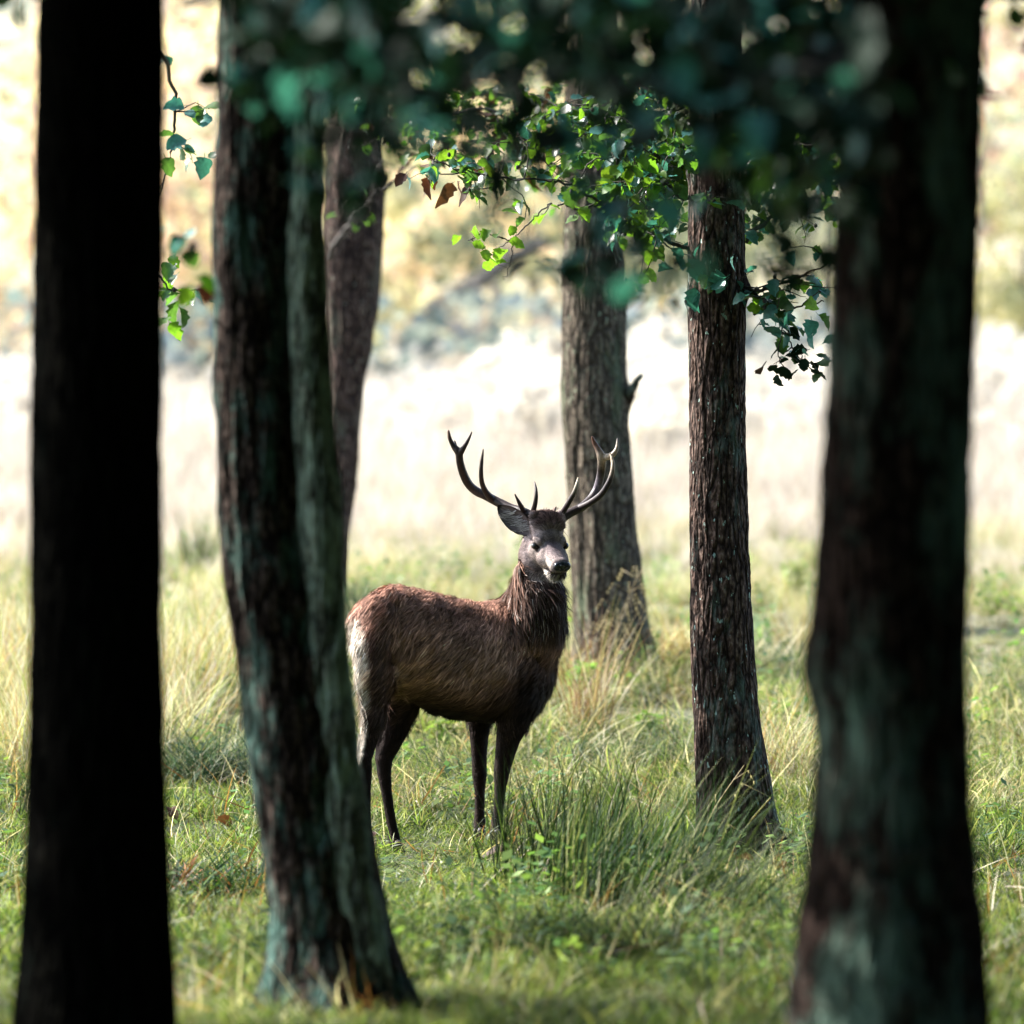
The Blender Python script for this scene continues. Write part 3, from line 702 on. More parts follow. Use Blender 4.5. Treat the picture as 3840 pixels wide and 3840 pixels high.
def build_trees():
    out = {}
    # far left, black
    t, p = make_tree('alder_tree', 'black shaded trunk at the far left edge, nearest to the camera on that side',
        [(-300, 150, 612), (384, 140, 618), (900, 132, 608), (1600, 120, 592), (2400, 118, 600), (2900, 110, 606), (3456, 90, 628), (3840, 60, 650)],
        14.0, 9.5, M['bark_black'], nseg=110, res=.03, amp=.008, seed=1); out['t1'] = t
    # forked leaning twin stem
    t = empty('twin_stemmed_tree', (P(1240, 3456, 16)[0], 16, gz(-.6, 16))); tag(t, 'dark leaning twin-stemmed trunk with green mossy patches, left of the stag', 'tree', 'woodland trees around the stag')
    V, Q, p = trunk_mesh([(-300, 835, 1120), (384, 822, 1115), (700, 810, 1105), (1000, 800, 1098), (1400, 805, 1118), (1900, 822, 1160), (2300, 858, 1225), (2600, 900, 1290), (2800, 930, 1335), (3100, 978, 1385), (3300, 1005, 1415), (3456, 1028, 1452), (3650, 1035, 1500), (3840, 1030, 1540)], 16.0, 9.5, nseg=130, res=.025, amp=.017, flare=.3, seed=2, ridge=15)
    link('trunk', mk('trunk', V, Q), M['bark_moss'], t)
    V, Q, p = trunk_mesh([(-300, 1125, 1225), (384, 1110, 1215), (1000, 1085, 1212), (1600, 1105, 1250), (2000, 1130, 1282), (2350, 1160, 1298), (2700, 1190, 1325), (3000, 1220, 1362), (3200, 1240, 1385), (3456, 1270, 1430), (3700, 1290, 1480)], 15.88, 9.5, nseg=100, res=.025, amp=.014, flare=.2, seed=3)
    o = link('trunk', mk('trunk', V, Q), M['bark_mossy'], t); o['label'] = 'paler green lichened second stem'
    out['t2'] = t
    # third, behind left
    t, p = make_tree('leaning_alder_tree', 'warm brown furrowed trunk bending left towards its foot, behind the twin-stemmed tree',
        [(-200, 1240, 1475), (384, 1226, 1456), (600, 1220, 1442), (1000, 1212, 1422), (1200, 1222, 1405), (1400, 1225, 1368), (1600, 1210, 1346), (1800, 1195, 1337), (2000, 1165, 1302), (2200, 1140, 1288), (2300, 1110, 1300)],
        34.5, 12, M['bark_warm'], nseg=150, res=.03, amp=.02, seed=4, ridge=14); out['t3'] = t
    # middle
    t, p = make_tree('grey_barked_tree', 'grey-brown trunk with a broken branch stub, just right of the stag head',
        [(-200, 2130, 2310), (384, 2120, 2320), (860, 2117, 2331), (1100, 2113, 2341), (1300, 2110, 2343), (1500, 2112, 2350), (1700, 2125, 2362), (1900, 2135, 2373), (2100, 2148, 2397), (2300, 2160, 2424), (2430, 2163, 2445), (2530, 2150, 2475), (2600, 2130, 2500)],
        29.0, 11, M['bark_grey'], nseg=170, res=.022, amp=.014, flare=.35, seed=5, ridge=20, bumps=[(P(0, 1490, 29)[2], 0.0, .10, .035)]); out['t4'] = t
    V = []; Fc = []
    A = [P(2352, 1500, 28.95), P(2365, 1468, 28.9), P(2382, 1440, 28.86), P(2405, 1408, 28.8)]
    tube(V, Fc, smooth_path(A, 4, .003), np.linspace(.042, .014, 13), 10)
    link('branch_stub', mk('branch_stub', np.array(V), Fc), M['bark_fine'], t)
    # right, in focus
    t, p = make_tree('slim_alder_tree', 'sharp dark brown furrowed trunk standing to the right of the stag with leafy twigs',
        [(-200, 2600, 2770), (384, 2592, 2780), (600, 2586, 2785), (900, 2582, 2788), (1120, 2580, 2792), (1400, 2585, 2790), (1700, 2585, 2794), (2000, 2585, 2800), (2300, 2587, 2812), (2500, 2592, 2824), (2700, 2602, 2842), (2850, 2610, 2868), (2950, 2614, 2890), (3050, 2618, 2902), (3130, 2622, 2916), (3200, 2615, 2935)],
        22.0, 10, M['bark_fine'], nseg=190, res=.014, amp=.0075, flare=.25, seed=6, ridge=34, bumps=[(P(0, 1130, 22)[2], math.pi, .03, .02), (P(0, 1085, 22)[2], 0.0, .05, .03), (P(0, 640, 22)[2], math.pi * .95, .04, .015)]); out['t5'] = t
    # right edge, near
    t, p = make_tree('lichened_tree', 'blurred near trunk at the right edge with a pale green lichen streak',
        [(-300, 3160, 3690), (384, 3152, 3680), (800, 3150, 3672), (1100, 3130, 3660), (1400, 3114, 3650), (1600, 3098, 3640), (1900, 3088, 3630), (2200, 3076, 3625), (2400, 3056, 3620), (2560, 3050, 3618), (2680, 3078, 3620), (2900, 3074, 3630), (3100, 3058, 3645), (3300, 3030, 3660), (3456, 3008, 3680), (3840, 2960, 3720)],
        12.5, 9.5, M['bark_lichen'], nseg=120, res=.025, amp=.012, seed=7, bumps=[(P(0, 2500, 12.5)[2], math.pi, .09, .02)]); out['t6'] = t
    return out
T = build_trees()

# ------------------------------------------------------------------ leafy branches in the picture
def build_leaves():
    G = ['leaf', 'leaf', 'teal', 'light', 'leaf']
    # slim alder (in focus): branches to the left and right
    sp = Spray(1)
    K = ['leaf', 'light', 'leaf', 'teal', 'light']
    sp.branch([P(2600, 940, 22), P(2500, 900, 21.9), P(2453, 879, 21.9), P(2334, 817, 21.8), P(2254, 765, 21.8), P(2140, 691, 21.7), P(2026, 674, 21.7), P(1884, 669, 21.6), P(1742, 640, 21.6), P(1616, 600, 21.6)], .011, 34, .30, 4, K, r1=.0022, jit=.004)
    sp.branch([P(2400, 850, 22), P(2311, 731, 22), P(2254, 760, 21.9), P(2180, 783, 21.9), P(2117, 771, 21.9), P(2055, 771, 21.9), P(1998, 822, 21.9), P(1935, 885, 21.9), P(1918, 953, 21.9), P(1907, 1010, 21.9), P(1890, 1047, 21.9)], .007, 5, .10, 2, ['light'], r1=.0015, jit=.004)
    sp.branch([P(1935, 888, 21.9), P(1912, 899, 21.9), P(1855, 885, 21.9), P(1821, 871, 21.9), P(1764, 896, 21.9)], .004, 3, .07, 1, ['light'], r1=.0015, jit=.003)
    sp.branch([P(1935, 888, 21.9), P(1890, 915, 21.9), P(1855, 948, 21.9)], .003, 1, .07, 1, ['light'], r1=.0015, jit=.003)
    sp.branch([P(1764, 896, 21.9), P(1800, 925, 21.9), P(1850, 975, 21.9), P(1905, 1010, 21.9)], .0025, 1, .07, 1, ['light'], r1=.0012, jit=.003)
    for x, y in ((1722, 884), (1768, 870), (1820, 935), (1868, 930), (1900, 985), (1828, 860), (1880, 790), (1935, 850), (1925, 750), (2350, 640), (2100, 660)): sp.leaf(P(x, y, 21.85), 'light', 1.1)
    # upper left-hand mass
    for (x0, y0, x1, y1, dd, n) in ((2600, 640, 1900, 520, 22.5, 34), (2600, 480, 2050, 430, 22, 34), (2590, 760, 2330, 700, 21.6, 20), (2590, 560, 2250, 600, 21.4, 26), (2595, 400, 2300, 330, 22, 22), (2595, 520, 2150, 500, 23, 40), (2595, 640, 2350, 700, 22.6, 36), (2500, 760, 2380, 860, 22.6, 24)):
        mx, my = (x0 + x1) / 2, (y0 + y1) / 2 - 60
        sp.branch([P(x0, y0, dd), P(mx, my, dd - .1), P(x1, y1, dd - .1)], .012, n, .34, 5, K, jit=.01)
    # right-hand sprays
    sp.branch([P(2790, 1085, 22), P(2850, 1088, 21.9), P(2900, 1072, 21.9), P(2990, 1040, 21.9), P(3120, 985, 21.9)], .012, 12, .26, 3, ['teal', 'leaf', 'teal', 'light'], r1=.003, jit=.004)
    sp.branch([P(2795, 1088, 22), P(2860, 1118, 21.9), P(2915, 1168, 21.9), P(2990, 1150, 21.8), P(3090, 1130, 21.8)], .010, 12, .22, 3, ['teal', 'teal', 'leaf'], r1=.003, jit=.004)
    sp.branch([P(2915, 1168, 21.9), P(2935, 1240, 21.9), P(2918, 1335, 21.9), P(2965, 1400, 21.9)], .0045, 4, .12, 2, ['teal', 'dark'], r1=.002, jit=.003)
    sp.branch([P(2935, 1245, 21.9), P(2990, 1330, 21.9), P(3060, 1400, 21.9)], .004, 5, .13, 3, ['teal', 'leaf', 'dark'], r1=.002, jit=.003)
    for x, y, k in ((2870, 1225, 'teal'), (2850, 1200, 'teal'), (2970, 1180, 'teal'), (3040, 1200, 'teal'), (3050, 1250, 'teal'), (3070, 1180, 'leaf'), (2955, 1220, 'leaf'), (2900, 1390, 'dark'), (2865, 1370, 'brown'), (2910, 1405, 'dark'), (2990, 1390, 'dark'), (3040, 1385, 'dark'), (3075, 1395, 'leaf'), (3010, 1320, 'teal'), (3085, 1290, 'teal'), (3060, 1330, 'leaf'),
                    (2625, 915, 'teal'), (2600, 1080, 'teal'), (2600, 1010, 'teal'), (2680, 1060, 'teal'), (2725, 1050, 'teal'), (2720, 1035, 'teal'), (2660, 1055, 'leaf'), (2750, 960, 'teal'), (2800, 870, 'teal'), (2520, 930, 'teal'), (2540, 960, 'teal'), (2510, 1000, 'teal'), (2620, 1100, 'teal')):
        sp.leaf(P(x, y, 21.75), k, 1.2)
    for (x0, y0, x1, y1, dd, n) in ((2790, 900, 3130, 740, 22.4, 20), (2785, 650, 3140, 520, 22.5, 34), (2780, 480, 3150, 400, 22, 30), (2780, 780, 3050, 620, 21.8, 18), (2780, 330, 3140, 280, 22, 20), (2790, 560, 3120, 640, 22.8, 40), (2790, 420, 3130, 520, 22.8, 40)):
        mx, my = (x0 + x1) / 2, (y0 + y1) / 2 - 50
        sp.branch([P(x0, y0, dd), P(mx, my, dd - .1), P(x1, y1, dd - .1)], .012, n, .32, 5, ['leaf', 'teal', 'leaf', 'light'], jit=.01)
    emit(T['t5'], sp)
    # grey-barked tree: higher masses behind, brown and seed-hung
    sp = Spray(2)
    for (x0, y0, x1, y1, dd, n) in ((2130, 520, 1500, 450, 27.5, 30), (2130, 640, 1650, 560, 28, 20), (2200, 430, 1500, 380, 28, 34), (2330, 560, 2560, 480, 28, 20), (2330, 800, 2520, 760, 28, 12)):
        mx, my = (x0 + x1) / 2, (y0 + y1) / 2 - 60
        sp.branch([P(x0, y0, dd), P(mx, my, dd - .1), P(x1, y1, dd - .1)], .016, n, .42, 6, ['leaf', 'light', 'brown', 'leaf', 'leaf'], jit=.015, lsc=1.1)
    for (x, y) in ((1520, 650), (1600, 665), (1620, 640), (1700, 690), (1750, 690), (1765, 700), (1725, 680), (1810, 640), (1580, 620)): sp.leaf(P(x, y, 23), 'brown', 1.1)
    emit(T['t4'], sp, 200)
    # leaning alder: a thin bare branch crossing its trunk and twigs
    sp = Spray(3)
    sp.branch([P(1225, 975, 34), P(1290, 860, 33.9), P(1345, 790, 33.9), P(1390, 730, 33.8), P(1440, 600, 33.8)], .022, 2, .4, 2, ['light'], r1=.012, jit=.01)
    for (x0, y0, x1, y1, dd, n) in ((1440, 480, 1700, 420, 33, 16), (1440, 700, 1760, 600, 33, 6)):
        sp.branch([P(x0, y0, dd), P((x0 + x1) / 2, (y0 + y1) / 2 - 30, dd), P(x1, y1, dd)], .016, n, .5, 3, ['brown', 'leaf', 'light'], jit=.02, lsc=1.1)
    emit(T['t3'], sp, 60)
    # far-left tree: branch reaching back to the focus plane, sharp leaves beside it
    sp = Spray(4)
    sp.branch([P(420, -100, 15), P(560, 100, 18), P(640, 300, 20.5), P(655, 470, 21), P(640, 590, 21), P(600, 740, 21)], .012, 7, .2, 2, ['teal', 'leaf'], r1=.003, jit=.004, depthspread=.4)
    sp.branch([P(430, 860, 15), P(540, 960, 18), P(610, 1050, 20.5), P(650, 1090, 21), P(790, 1085, 21)], .008, 5, .14, 2, ['leaf', 'light'], r1=.002, jit=.003, depthspread=.4)
    for x, y, k, s in ((700, 525, 'teal', 1.4), (690, 560, 'teal', 1.2), (765, 590, 'teal', 1.4), (790, 570, 'leaf', 1), (760, 405, 'light', 1.4), (690, 395, 'teal', 1.2), (650, 500, 'leaf', 1.3), (620, 590, 'leaf', 1.2), (690, 560, 'leaf', 1.2), (640, 960, 'light', 1.1), (640, 985, 'leaf', 1.2), (665, 1030, 'leaf', 1.2), (640, 1020, 'light', 1.1), (735, 1110, 'teal', 1), (775, 1110, 'leaf', 1), (665, 1130, 'leaf', 1.3), (670, 1150, 'leaf', 1.3), (630, 1190, 'light', 1.4), (640, 1210, 'light', 1.2), (620, 1090, 'leaf', 1.3)):
        sp.leaf(P(x, y, 20.8), k, s)
    for x, y, k in ((620, 860, 'teal'), (720, 860, 'teal'), (690, 885, 'teal'), (665, 895, 'teal'), (740, 920, 'brown'), (700, 935, 'leaf'), (740, 1040, 'light'), (715, 1075, 'light'), (760, 1062, 'brown')):
        sp.leaf(P(x, y, 15.5), k, 1.0)
    emit(T['t1'], sp)
    # lichened near tree: blurred boughs hanging into the top of the picture
    sp = Spray(5)
    def bough(pts, n, tl, per, kinds, dd): sp.branch([P(x, y, dd) for x, y in pts], .014, n, tl, per, kinds, droop=.5, jit=.006, depthspread=.7)
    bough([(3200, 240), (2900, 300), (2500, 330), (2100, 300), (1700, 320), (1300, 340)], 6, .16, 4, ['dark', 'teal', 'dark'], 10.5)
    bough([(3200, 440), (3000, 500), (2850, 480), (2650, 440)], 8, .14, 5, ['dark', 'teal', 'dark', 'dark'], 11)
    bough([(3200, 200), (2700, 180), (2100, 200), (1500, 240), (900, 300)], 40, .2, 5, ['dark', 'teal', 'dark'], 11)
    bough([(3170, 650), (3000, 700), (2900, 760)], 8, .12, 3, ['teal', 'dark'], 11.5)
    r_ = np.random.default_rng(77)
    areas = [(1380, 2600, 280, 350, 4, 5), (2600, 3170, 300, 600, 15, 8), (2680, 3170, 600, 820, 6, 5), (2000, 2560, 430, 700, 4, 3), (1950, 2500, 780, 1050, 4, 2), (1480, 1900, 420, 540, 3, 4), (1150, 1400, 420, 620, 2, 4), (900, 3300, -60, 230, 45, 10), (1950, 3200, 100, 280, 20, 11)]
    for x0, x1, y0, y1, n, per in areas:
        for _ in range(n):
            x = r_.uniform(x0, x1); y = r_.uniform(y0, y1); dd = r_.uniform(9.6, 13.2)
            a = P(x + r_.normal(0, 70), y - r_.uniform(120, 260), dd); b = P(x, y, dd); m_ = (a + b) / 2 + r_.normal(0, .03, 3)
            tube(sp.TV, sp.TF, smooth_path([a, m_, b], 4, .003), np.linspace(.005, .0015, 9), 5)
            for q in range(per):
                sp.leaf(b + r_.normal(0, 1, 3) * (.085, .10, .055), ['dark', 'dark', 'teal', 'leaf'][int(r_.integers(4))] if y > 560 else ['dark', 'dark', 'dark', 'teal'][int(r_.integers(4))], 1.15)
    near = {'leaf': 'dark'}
    for x, y, k, s in ((1110, 580, 'teal', 1), (1140, 560, 'light', .8), (1130, 720, 'teal', 1.2), (1190, 700, 'teal', 1.1), (1240, 650, 'teal', 1.1), (1330, 720, 'teal', 1.25), (1360, 700, 'teal', 1.1), (1390, 600, 'teal', .9), (1200, 610, 'leaf', 1.1), (1270, 580, 'leaf', 1), (1330, 560, 'leaf', 1.1), (1560, 490, 'teal', 1.2), (1600, 520, 'teal', 1.2), (1530, 540, 'leaf', 1.2), (1640, 470, 'leaf', 1),
                       (1760, 540, 'leaf', 1.4), (1800, 580, 'leaf', 1.4), (1850, 620, 'leaf', 1.3), (2120, 490, 'teal', 1.3), (2080, 460, 'teal', 1.1), (2010, 620, 'leaf', 1.2), (2280, 530, 'teal', .8), (2250, 720, 'teal', 1), (2180, 740, 'teal', 1), (2060, 1020, 'teal', 1.15), (2050, 980, 'leaf', 1), (2240, 850, 'teal', 1.2), (2250, 920, 'teal', 1), (2330, 830, 'teal', 1.2), (2350, 940, 'teal', 1.1), (2400, 960, 'teal', 1.2), (2440, 880, 'leaf', 1.2), (2480, 920, 'teal', 1.1), (2480, 1080, 'teal', 1), (2430, 1100, 'leaf', 1), (2270, 1030, 'teal', .7), (2280, 1095, 'teal', .7), (2230, 1090, 'teal', .7), (2200, 1120, 'leaf', .8), (1830, 820, 'leaf', 1.2), (1800, 800, 'leaf', 1),
                       (2980, 720, 'teal', .7), (2965, 790, 'light', .7), (2900, 850, 'leaf', 1.4), (2880, 800, 'leaf', 1.4), (2860, 760, 'leaf', 1.4), (2970, 960, 'leaf', 1.2), (2860, 970, 'teal', 1.2), (2850, 990, 'teal', 1), (2980, 1010, 'leaf', 1.3), (3040, 1000, 'brown', 1.1), (3080, 860, 'leaf', 1), (2690, 640, 'brown', 1), (2700, 520, 'light', 1), (2930, 520, 'teal', 1), (3050, 430, 'teal', 1.1), (3110, 640, 'light', .8), (1930, 760, 'leaf', 1.2), (2640, 560, 'leaf', 1.3), (2600, 460, 'leaf', 1.4), (2800, 560, 'leaf', 1.4), (2480, 480, 'leaf', 1.2), (3000, 600, 'leaf', 1.4), (2760, 460, 'leaf', 1.4)):
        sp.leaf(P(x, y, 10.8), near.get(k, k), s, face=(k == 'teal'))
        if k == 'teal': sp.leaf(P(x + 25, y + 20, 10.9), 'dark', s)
    # thin twigs that carry the lone leaves
    for pts in ([(1300, 420), (1250, 520), (1230, 640), (1190, 690)], [(1560, 380), (1570, 460), (1600, 520)], [(2500, 360), (2440, 600), (2400, 800), (2380, 940), (2280, 1080)], [(2380, 900), (2200, 980), (2060, 1010)], [(2900, 500), (2900, 700), (2880, 850), (2870, 980)], [(2100, 380), (2050, 560), (1930, 740), (1830, 810)]):
        sp.branch([P(x, y, 10.8) for x, y in pts], .004, 0, .1, 0, ['leaf'], r1=.0015, jit=.003)
    emit(T['t6'], sp)
build_leaves()
build_clumps()

# tree crowns, and unseen leaf masses added to shade the near trunks
def build_crowns():
    kf = above_frame(40)
    for k, c, r, n in (('t1', (-1.6, 13.5, 6.2), (2.8, 3.0, 2.6), 420), ('t2', (-1.0, 15.6, 6.8), (2.6, 2.2, 2.6), 420), ('t6', (1.4, 12.3, 6.0), (3.0, 3.2, 2.8), 420), ('t5', (1.2, 21.5, 7.0), (2.4, 1.8, 2.4), 380), ('t4', (.6, 29, 9.0), (2.6, 2.2, 3.0), 320), ('t3', (-1.1, 34.5, 10), (2.6, 2.2, 3.0), 320)):
        crown(T[k], c, r, n, zmin=2.5, keep=kf)
    # unseen parts of the wood, added to block sky and dapple the foreground
    t = empty('woodland', (0, 0, 0)); tag(t, 'unseen wood round the camera, added to block the sky', 'wood'); t['kind'] = 'stuff'
    pts = []
    for x, y, z, rx, ry, rz, n in ((0, -3, 7.5, 9, 8, 1.6, 1500), (-7.6, 18.4, 6.5, 2.6, 2.2, 1.4, 22), (0, -9, 4, 14, 2, 5, 2600), (9.5, 5, 4.5, 2, 12, 5, 1800), (-9.5, 0, 4.5, 2, 10, 5, 1800), (5.5, 16, 6, 2.5, 5, 3, 600)):
        p = RNG.uniform(-1, 1, (n, 3)) * (rx, ry, rz) + (x, y, z); pts.append(p)
    p = np.concatenate(pts); p = p[(p[:, 2] > .3) & kf(p)]; n = len(p); s = RNG.uniform(1.2, 2.6, n)
    o = scatter('woodland_foliage', p, RNG.uniform(0, 6.28, (n, 3)), np.stack([s, s, s], -1), RNG.integers(0, 5, n), CLUMPS)
    tag(o, 'unseen leaves added around and behind the camera to block light', 'foliage', kind='stuff')
    bpy.data.objects.remove(t)
build_crowns()

# ------------------------------------------------------------------ far trees
def far_crown(seed, pal, h, w, n=1500):
    r = np.random.default_rng(seed); V = []; Fc = []; C = []
    lobes = [(r.normal(0, w * .28), r.normal(0, w * .28), h * r.uniform(.28, .9), w * r.uniform(.22, .42)) for _ in range(11)]
    for k in range(n):
        lx, ly, lz, lr = lobes[r.integers(len(lobes))]; v = r.normal(0, 1, 3); v /= np.linalg.norm(v); p = np.array([lx, ly, lz]) + v * lr * r.uniform(.5, 1) * (1, 1, .8)
        s = .34 * r.uniform(.4, 1.5); q = Quaternion(Vector(r.normal(0, 1, 3)).normalized(), r.uniform(0, 6.28)); i = len(V)
        c = np.array(pal[r.integers(len(pal))]) * r.uniform(.75, 1.25)
        for a, b in ((-.5, 0), (0, -.6), (.5, 0), (0, .6)):
            u = q @ Vector((a * s, b * s, 0)); V.append((p[0] + u[0], p[1] + u[1], p[2] + u[2])); C.append(c)
        Fc.append((i, i + 1, i + 2, i + 3))
    me = mk('crown', V, np.array(Fc)); setcol(me, np.clip(np.array(C), 0, 1)); return me

def build_far():
    PY = [(.54, .52, .32), (.60, .55, .34), (.46, .47, .30)]  # autumn hues paled: distance haze is put into these leaf colours
    PO = [(.56, .42, .33), (.56, .46, .34), (.52, .38, .34)]
    PG = [(.36, .41, .29), (.42, .45, .29), (.30, .36, .28)]
    PB = [(.22, .28, .29), (.26, .32, .33)]
    kinds = [('yellow', PY), ('orange', PO), ('green', PG), ('dark green', PB)]
    protos = {}
    for k, (nm_, pal) in enumerate(kinds):
        for j in range(2): protos[nm_, j] = far_crown(700 + 10 * k + j, pal, 9, 7); protos[nm_, j].materials.append(M['far'])
    V = []; Fc = []; tube(V, Fc, [(0, 0, -.5), (.1, 0, 2), (0, .1, 4.5), (.2, 0, 7)], [.22, .18, .12, .05], 8)
    tube(V, Fc, [(0, 0, 2.4), (.9, .2, 3.6), (1.4, .3, 5)], [.1, .07, .03], 6); tube(V, Fc, [(.05, 0, 3), (-.9, .1, 4.4), (-1.3, .1, 6)], [.1, .06, .03], 6)
    trunk = mk('trunk', np.array(V), Fc); trunk.materials.append(M['bark_far'])
    spots = []
    r = np.random.default_rng(5)
    for row, (d, n) in enumerate(((112, 6), (128, 7), (150, 8), (182, 9))):
        for k in range(n):
            w = lateral(d, 1.5); spots.append((-w + 2 * w * (k + .5 + r.uniform(-.3, .3)) / n, d + r.uniform(-4, 4), row))
    seen = set()
    rows_ = ['first row', 'second row', 'third row', 'hindmost row']
    marks = [(400, 'left of the far left trunk'), (900, 'in the gap right of the far left trunk'), (1300, 'behind the twin-stemmed tree'), (1650, 'just right of the leaning alder'), (2050, 'above the stag antlers'), (2400, 'behind the grey-barked tree'), (2750, 'behind the slim tree'), (3100, 'in the gap left of the lichened trunk'), (3700, 'behind the lichened trunk'), (1e9, 'right of the lichened trunk')]
    for i, (x, y, row) in enumerate(spots):
        u = x / y * FPX + 1920
        nm_ = 'yellow' if r.uniform() < .45 else ('orange' if r.uniform() < .42 else ('green' if r.uniform() < .7 else 'dark green'))
        if row == 0 and u > 2300: nm_ = 'green'
        if row == 0 and 1350 < u < 2150: nm_ = 'yellow'
        s = r.uniform(.75, 1.25) * (.8 if row == 0 else 1)
        z = gz(x, y); t = empty('distant_tree', (x, y, z)); lab = f'{nm_} tree, {rows_[row]} on far slope, ' + [m_ for a_, m_ in marks if u < a_][0]
        if lab in seen: lab = f'{nm_} tree, {rows_[row]} on far slope, its twin ' + [m_ for a_, m_ in marks if u < a_][0].replace('in the gap ', '')
        seen.add(lab); t.scale = (s, s, s); t.rotation_euler = (0, 0, r.uniform(0, 6.28))
        tag(t, lab, 'tree', f'{nm_} trees on the far slope')
        for me, pn in ((trunk, 'trunk'), (protos[nm_, int(r.integers(2))], 'crown')):
            o = bpy.data.objects.new(pn, me); COL.objects.link(o); o.parent = t
            if pn == 'crown': o['kind'] = 'stuff'
    # dark shrubs just behind the reeds
    pal = [(.18, .23, .25), (.23, .27, .28), (.30, .27, .24)]
    sh = [far_crown(760 + k, pal, 3.0, 4.0, 700) for k in range(3)]
    for m_ in sh: m_.materials.append(M['far'])
    for k, px in enumerate((560, 730, 1480, 1640, 1850, 1990, 2060, 2480, 2560, 2900, 3050)):
        d = 93 + (k % 3) * 1.5; p = P(px, 1300, d); o = bpy.data.objects.new('shrub', sh[k % 3]); COL.objects.link(o)
        o.location = (p[0], d, gz(p[0], d) - .2); o.rotation_euler = (0, 0, k * 1.3)
        tag(o, 'dark grey-green shrub peeping over the reeds, ' + ['between the two left trunks, left one', 'between the two left trunks, right one', 'just right of the leaning alder', 'over the field left of the antlers', 'straight above the left antler', 'left of the grey-barked tree', 'touching the grey-barked tree on its left', 'between the grey-barked and slim trees', 'touching the slim tree on its left', 'right of the slim tree', 'beside the lichened trunk'][k], 'shrub', 'shrubs behind the reeds')
    # a pale dead trunk leaning on the slope
    V = []; Fc = []; d = 104
    tube(V, Fc, smooth_path([P(1600, 1180, d), P(1760, 1080, d), P(1880, 1000, d), P(2050, 900, d)], 5, .02), np.linspace(.28, .16, 16), 8)
    tube(V, Fc, smooth_path([P(1880, 1000, d), P(1900, 930, d), P(1960, 880, d)], 4, .02), np.linspace(.12, .05, 9), 6)
    tube(V, Fc, [P(1600, 1180, d), P(1540, 1300, d), P(1500, 1420, d)], [.28, .3, .34], 8)
    o = link('dead_tree', mk('dead_tree', np.array(V), Fc), M['bark_far']); tag(o, 'pale bare dead tree leaning up to the right on the far slope', 'tree')
build_far()

# ------------------------------------------------------------------ the stag
TH = math.radians(32)
AX = np.array([math.cos(TH), math.sin(TH), 0]); LT = np.array([math.sin(TH), -math.cos(TH), 0])
def D(px, py, off=0.0): return P(px, py, DEER + off)
def coff(px): return (px - 1700) / 780 * math.tan(TH)

def ellipsoid(V, Fc, c, A, n=18, m=10):
    """A: 3x3 rows = semi-axis vectors"""
    b = len(V); A = np.array(A)
    V.append(tuple(c + A[2]))
    for i in range(1, m):
        ph = math.pi * i / m
        for j in range(n):
            t = 2 * math.pi * j / n
            V.append(tuple(c + A[0] * math.sin(ph) * math.cos(t) + A[1] * math.sin(ph) * math.sin(t) + A[2] * math.cos(ph)))
    V.append(tuple(c - A[2])); e = len(V) - 1
    for j in range(n): Fc.append((b, b + 1 + j, b + 1 + (j + 1) % n)); 
    for i in range(m - 2):
        for j in range(n): q = b + 1 + i * n; Fc.append((q + j, q + n + j, q + n + (j + 1) % n, q + (j + 1) % n))
    q = b + 1 + (m - 2) * n
    for j in range(n): Fc.append((q + j, e, q + (j + 1) % n))

def chain(V, Fc, pts, rad, step=.012, flat=1.0, n=14):
    """spheres along a polyline with interpolated radii; flat squeezes them across LT"""
    for k in range(len(pts) - 1):
        a, b = np.array(pts[k]), np.array(pts[k + 1]); L = np.linalg.norm(b - a); m = max(1, int(L / max(step, .25 * min(rad[k], rad[k + 1]))))
        for j in range(m + (k == len(pts) - 2)):
            t = j / m; r = rad[k] * (1 - t) + rad[k + 1] * t
            ellipsoid(V, Fc, a + (b - a) * t, [AX * r, LT * r * flat, np.array([0, 0, r])], n, 8)

# head frame
YAW = math.radians(20); PIT = math.radians(27)
HF = np.array([math.sin(YAW) * math.cos(PIT), -math.cos(YAW) * math.cos(PIT), -math.sin(PIT)])
HR = np.array([math.cos(YAW), math.sin(YAW), 0.0]); HU = np.cross(HF, HR) * -1
if HU[2] < 0: HU = -HU
HO = D(2058, 2042, .02)
def H(f, r, u): return HO + HF * f + HR * r + HU * u

def voxel(name, V, Fc, vox, smooth, fac=.5):
    me = mk(name, np.array(V), Fc)
    o = bpy.data.objects.new(name, me); COL.objects.link(o)
    m = o.modifiers.new('remesh', 'REMESH'); m.mode = 'VOXEL'; m.voxel_size = vox; m.use_smooth_shade = True
    if smooth:
        s = o.modifiers.new('smooth', 'SMOOTH'); s.factor = fac; s.iterations = smooth
    dg = bpy.context.evaluated_depsgraph_get(); dg.update()
    me2 = bpy.data.meshes.new_from_object(o.evaluated_get(dg)); bpy.data.objects.remove(o); bpy.data.meshes.remove(me)
    me2.name = name; me2.materials.clear(); return me2

def arr(me, attr='co'):
    a = np.empty(len(me.vertices) * 3, np.float32)
    (me.vertices if attr == 'co' else me.vertex_normals).foreach_get('co' if attr == 'co' else 'vector', a)
    return a.reshape(-1, 3).astype(float)

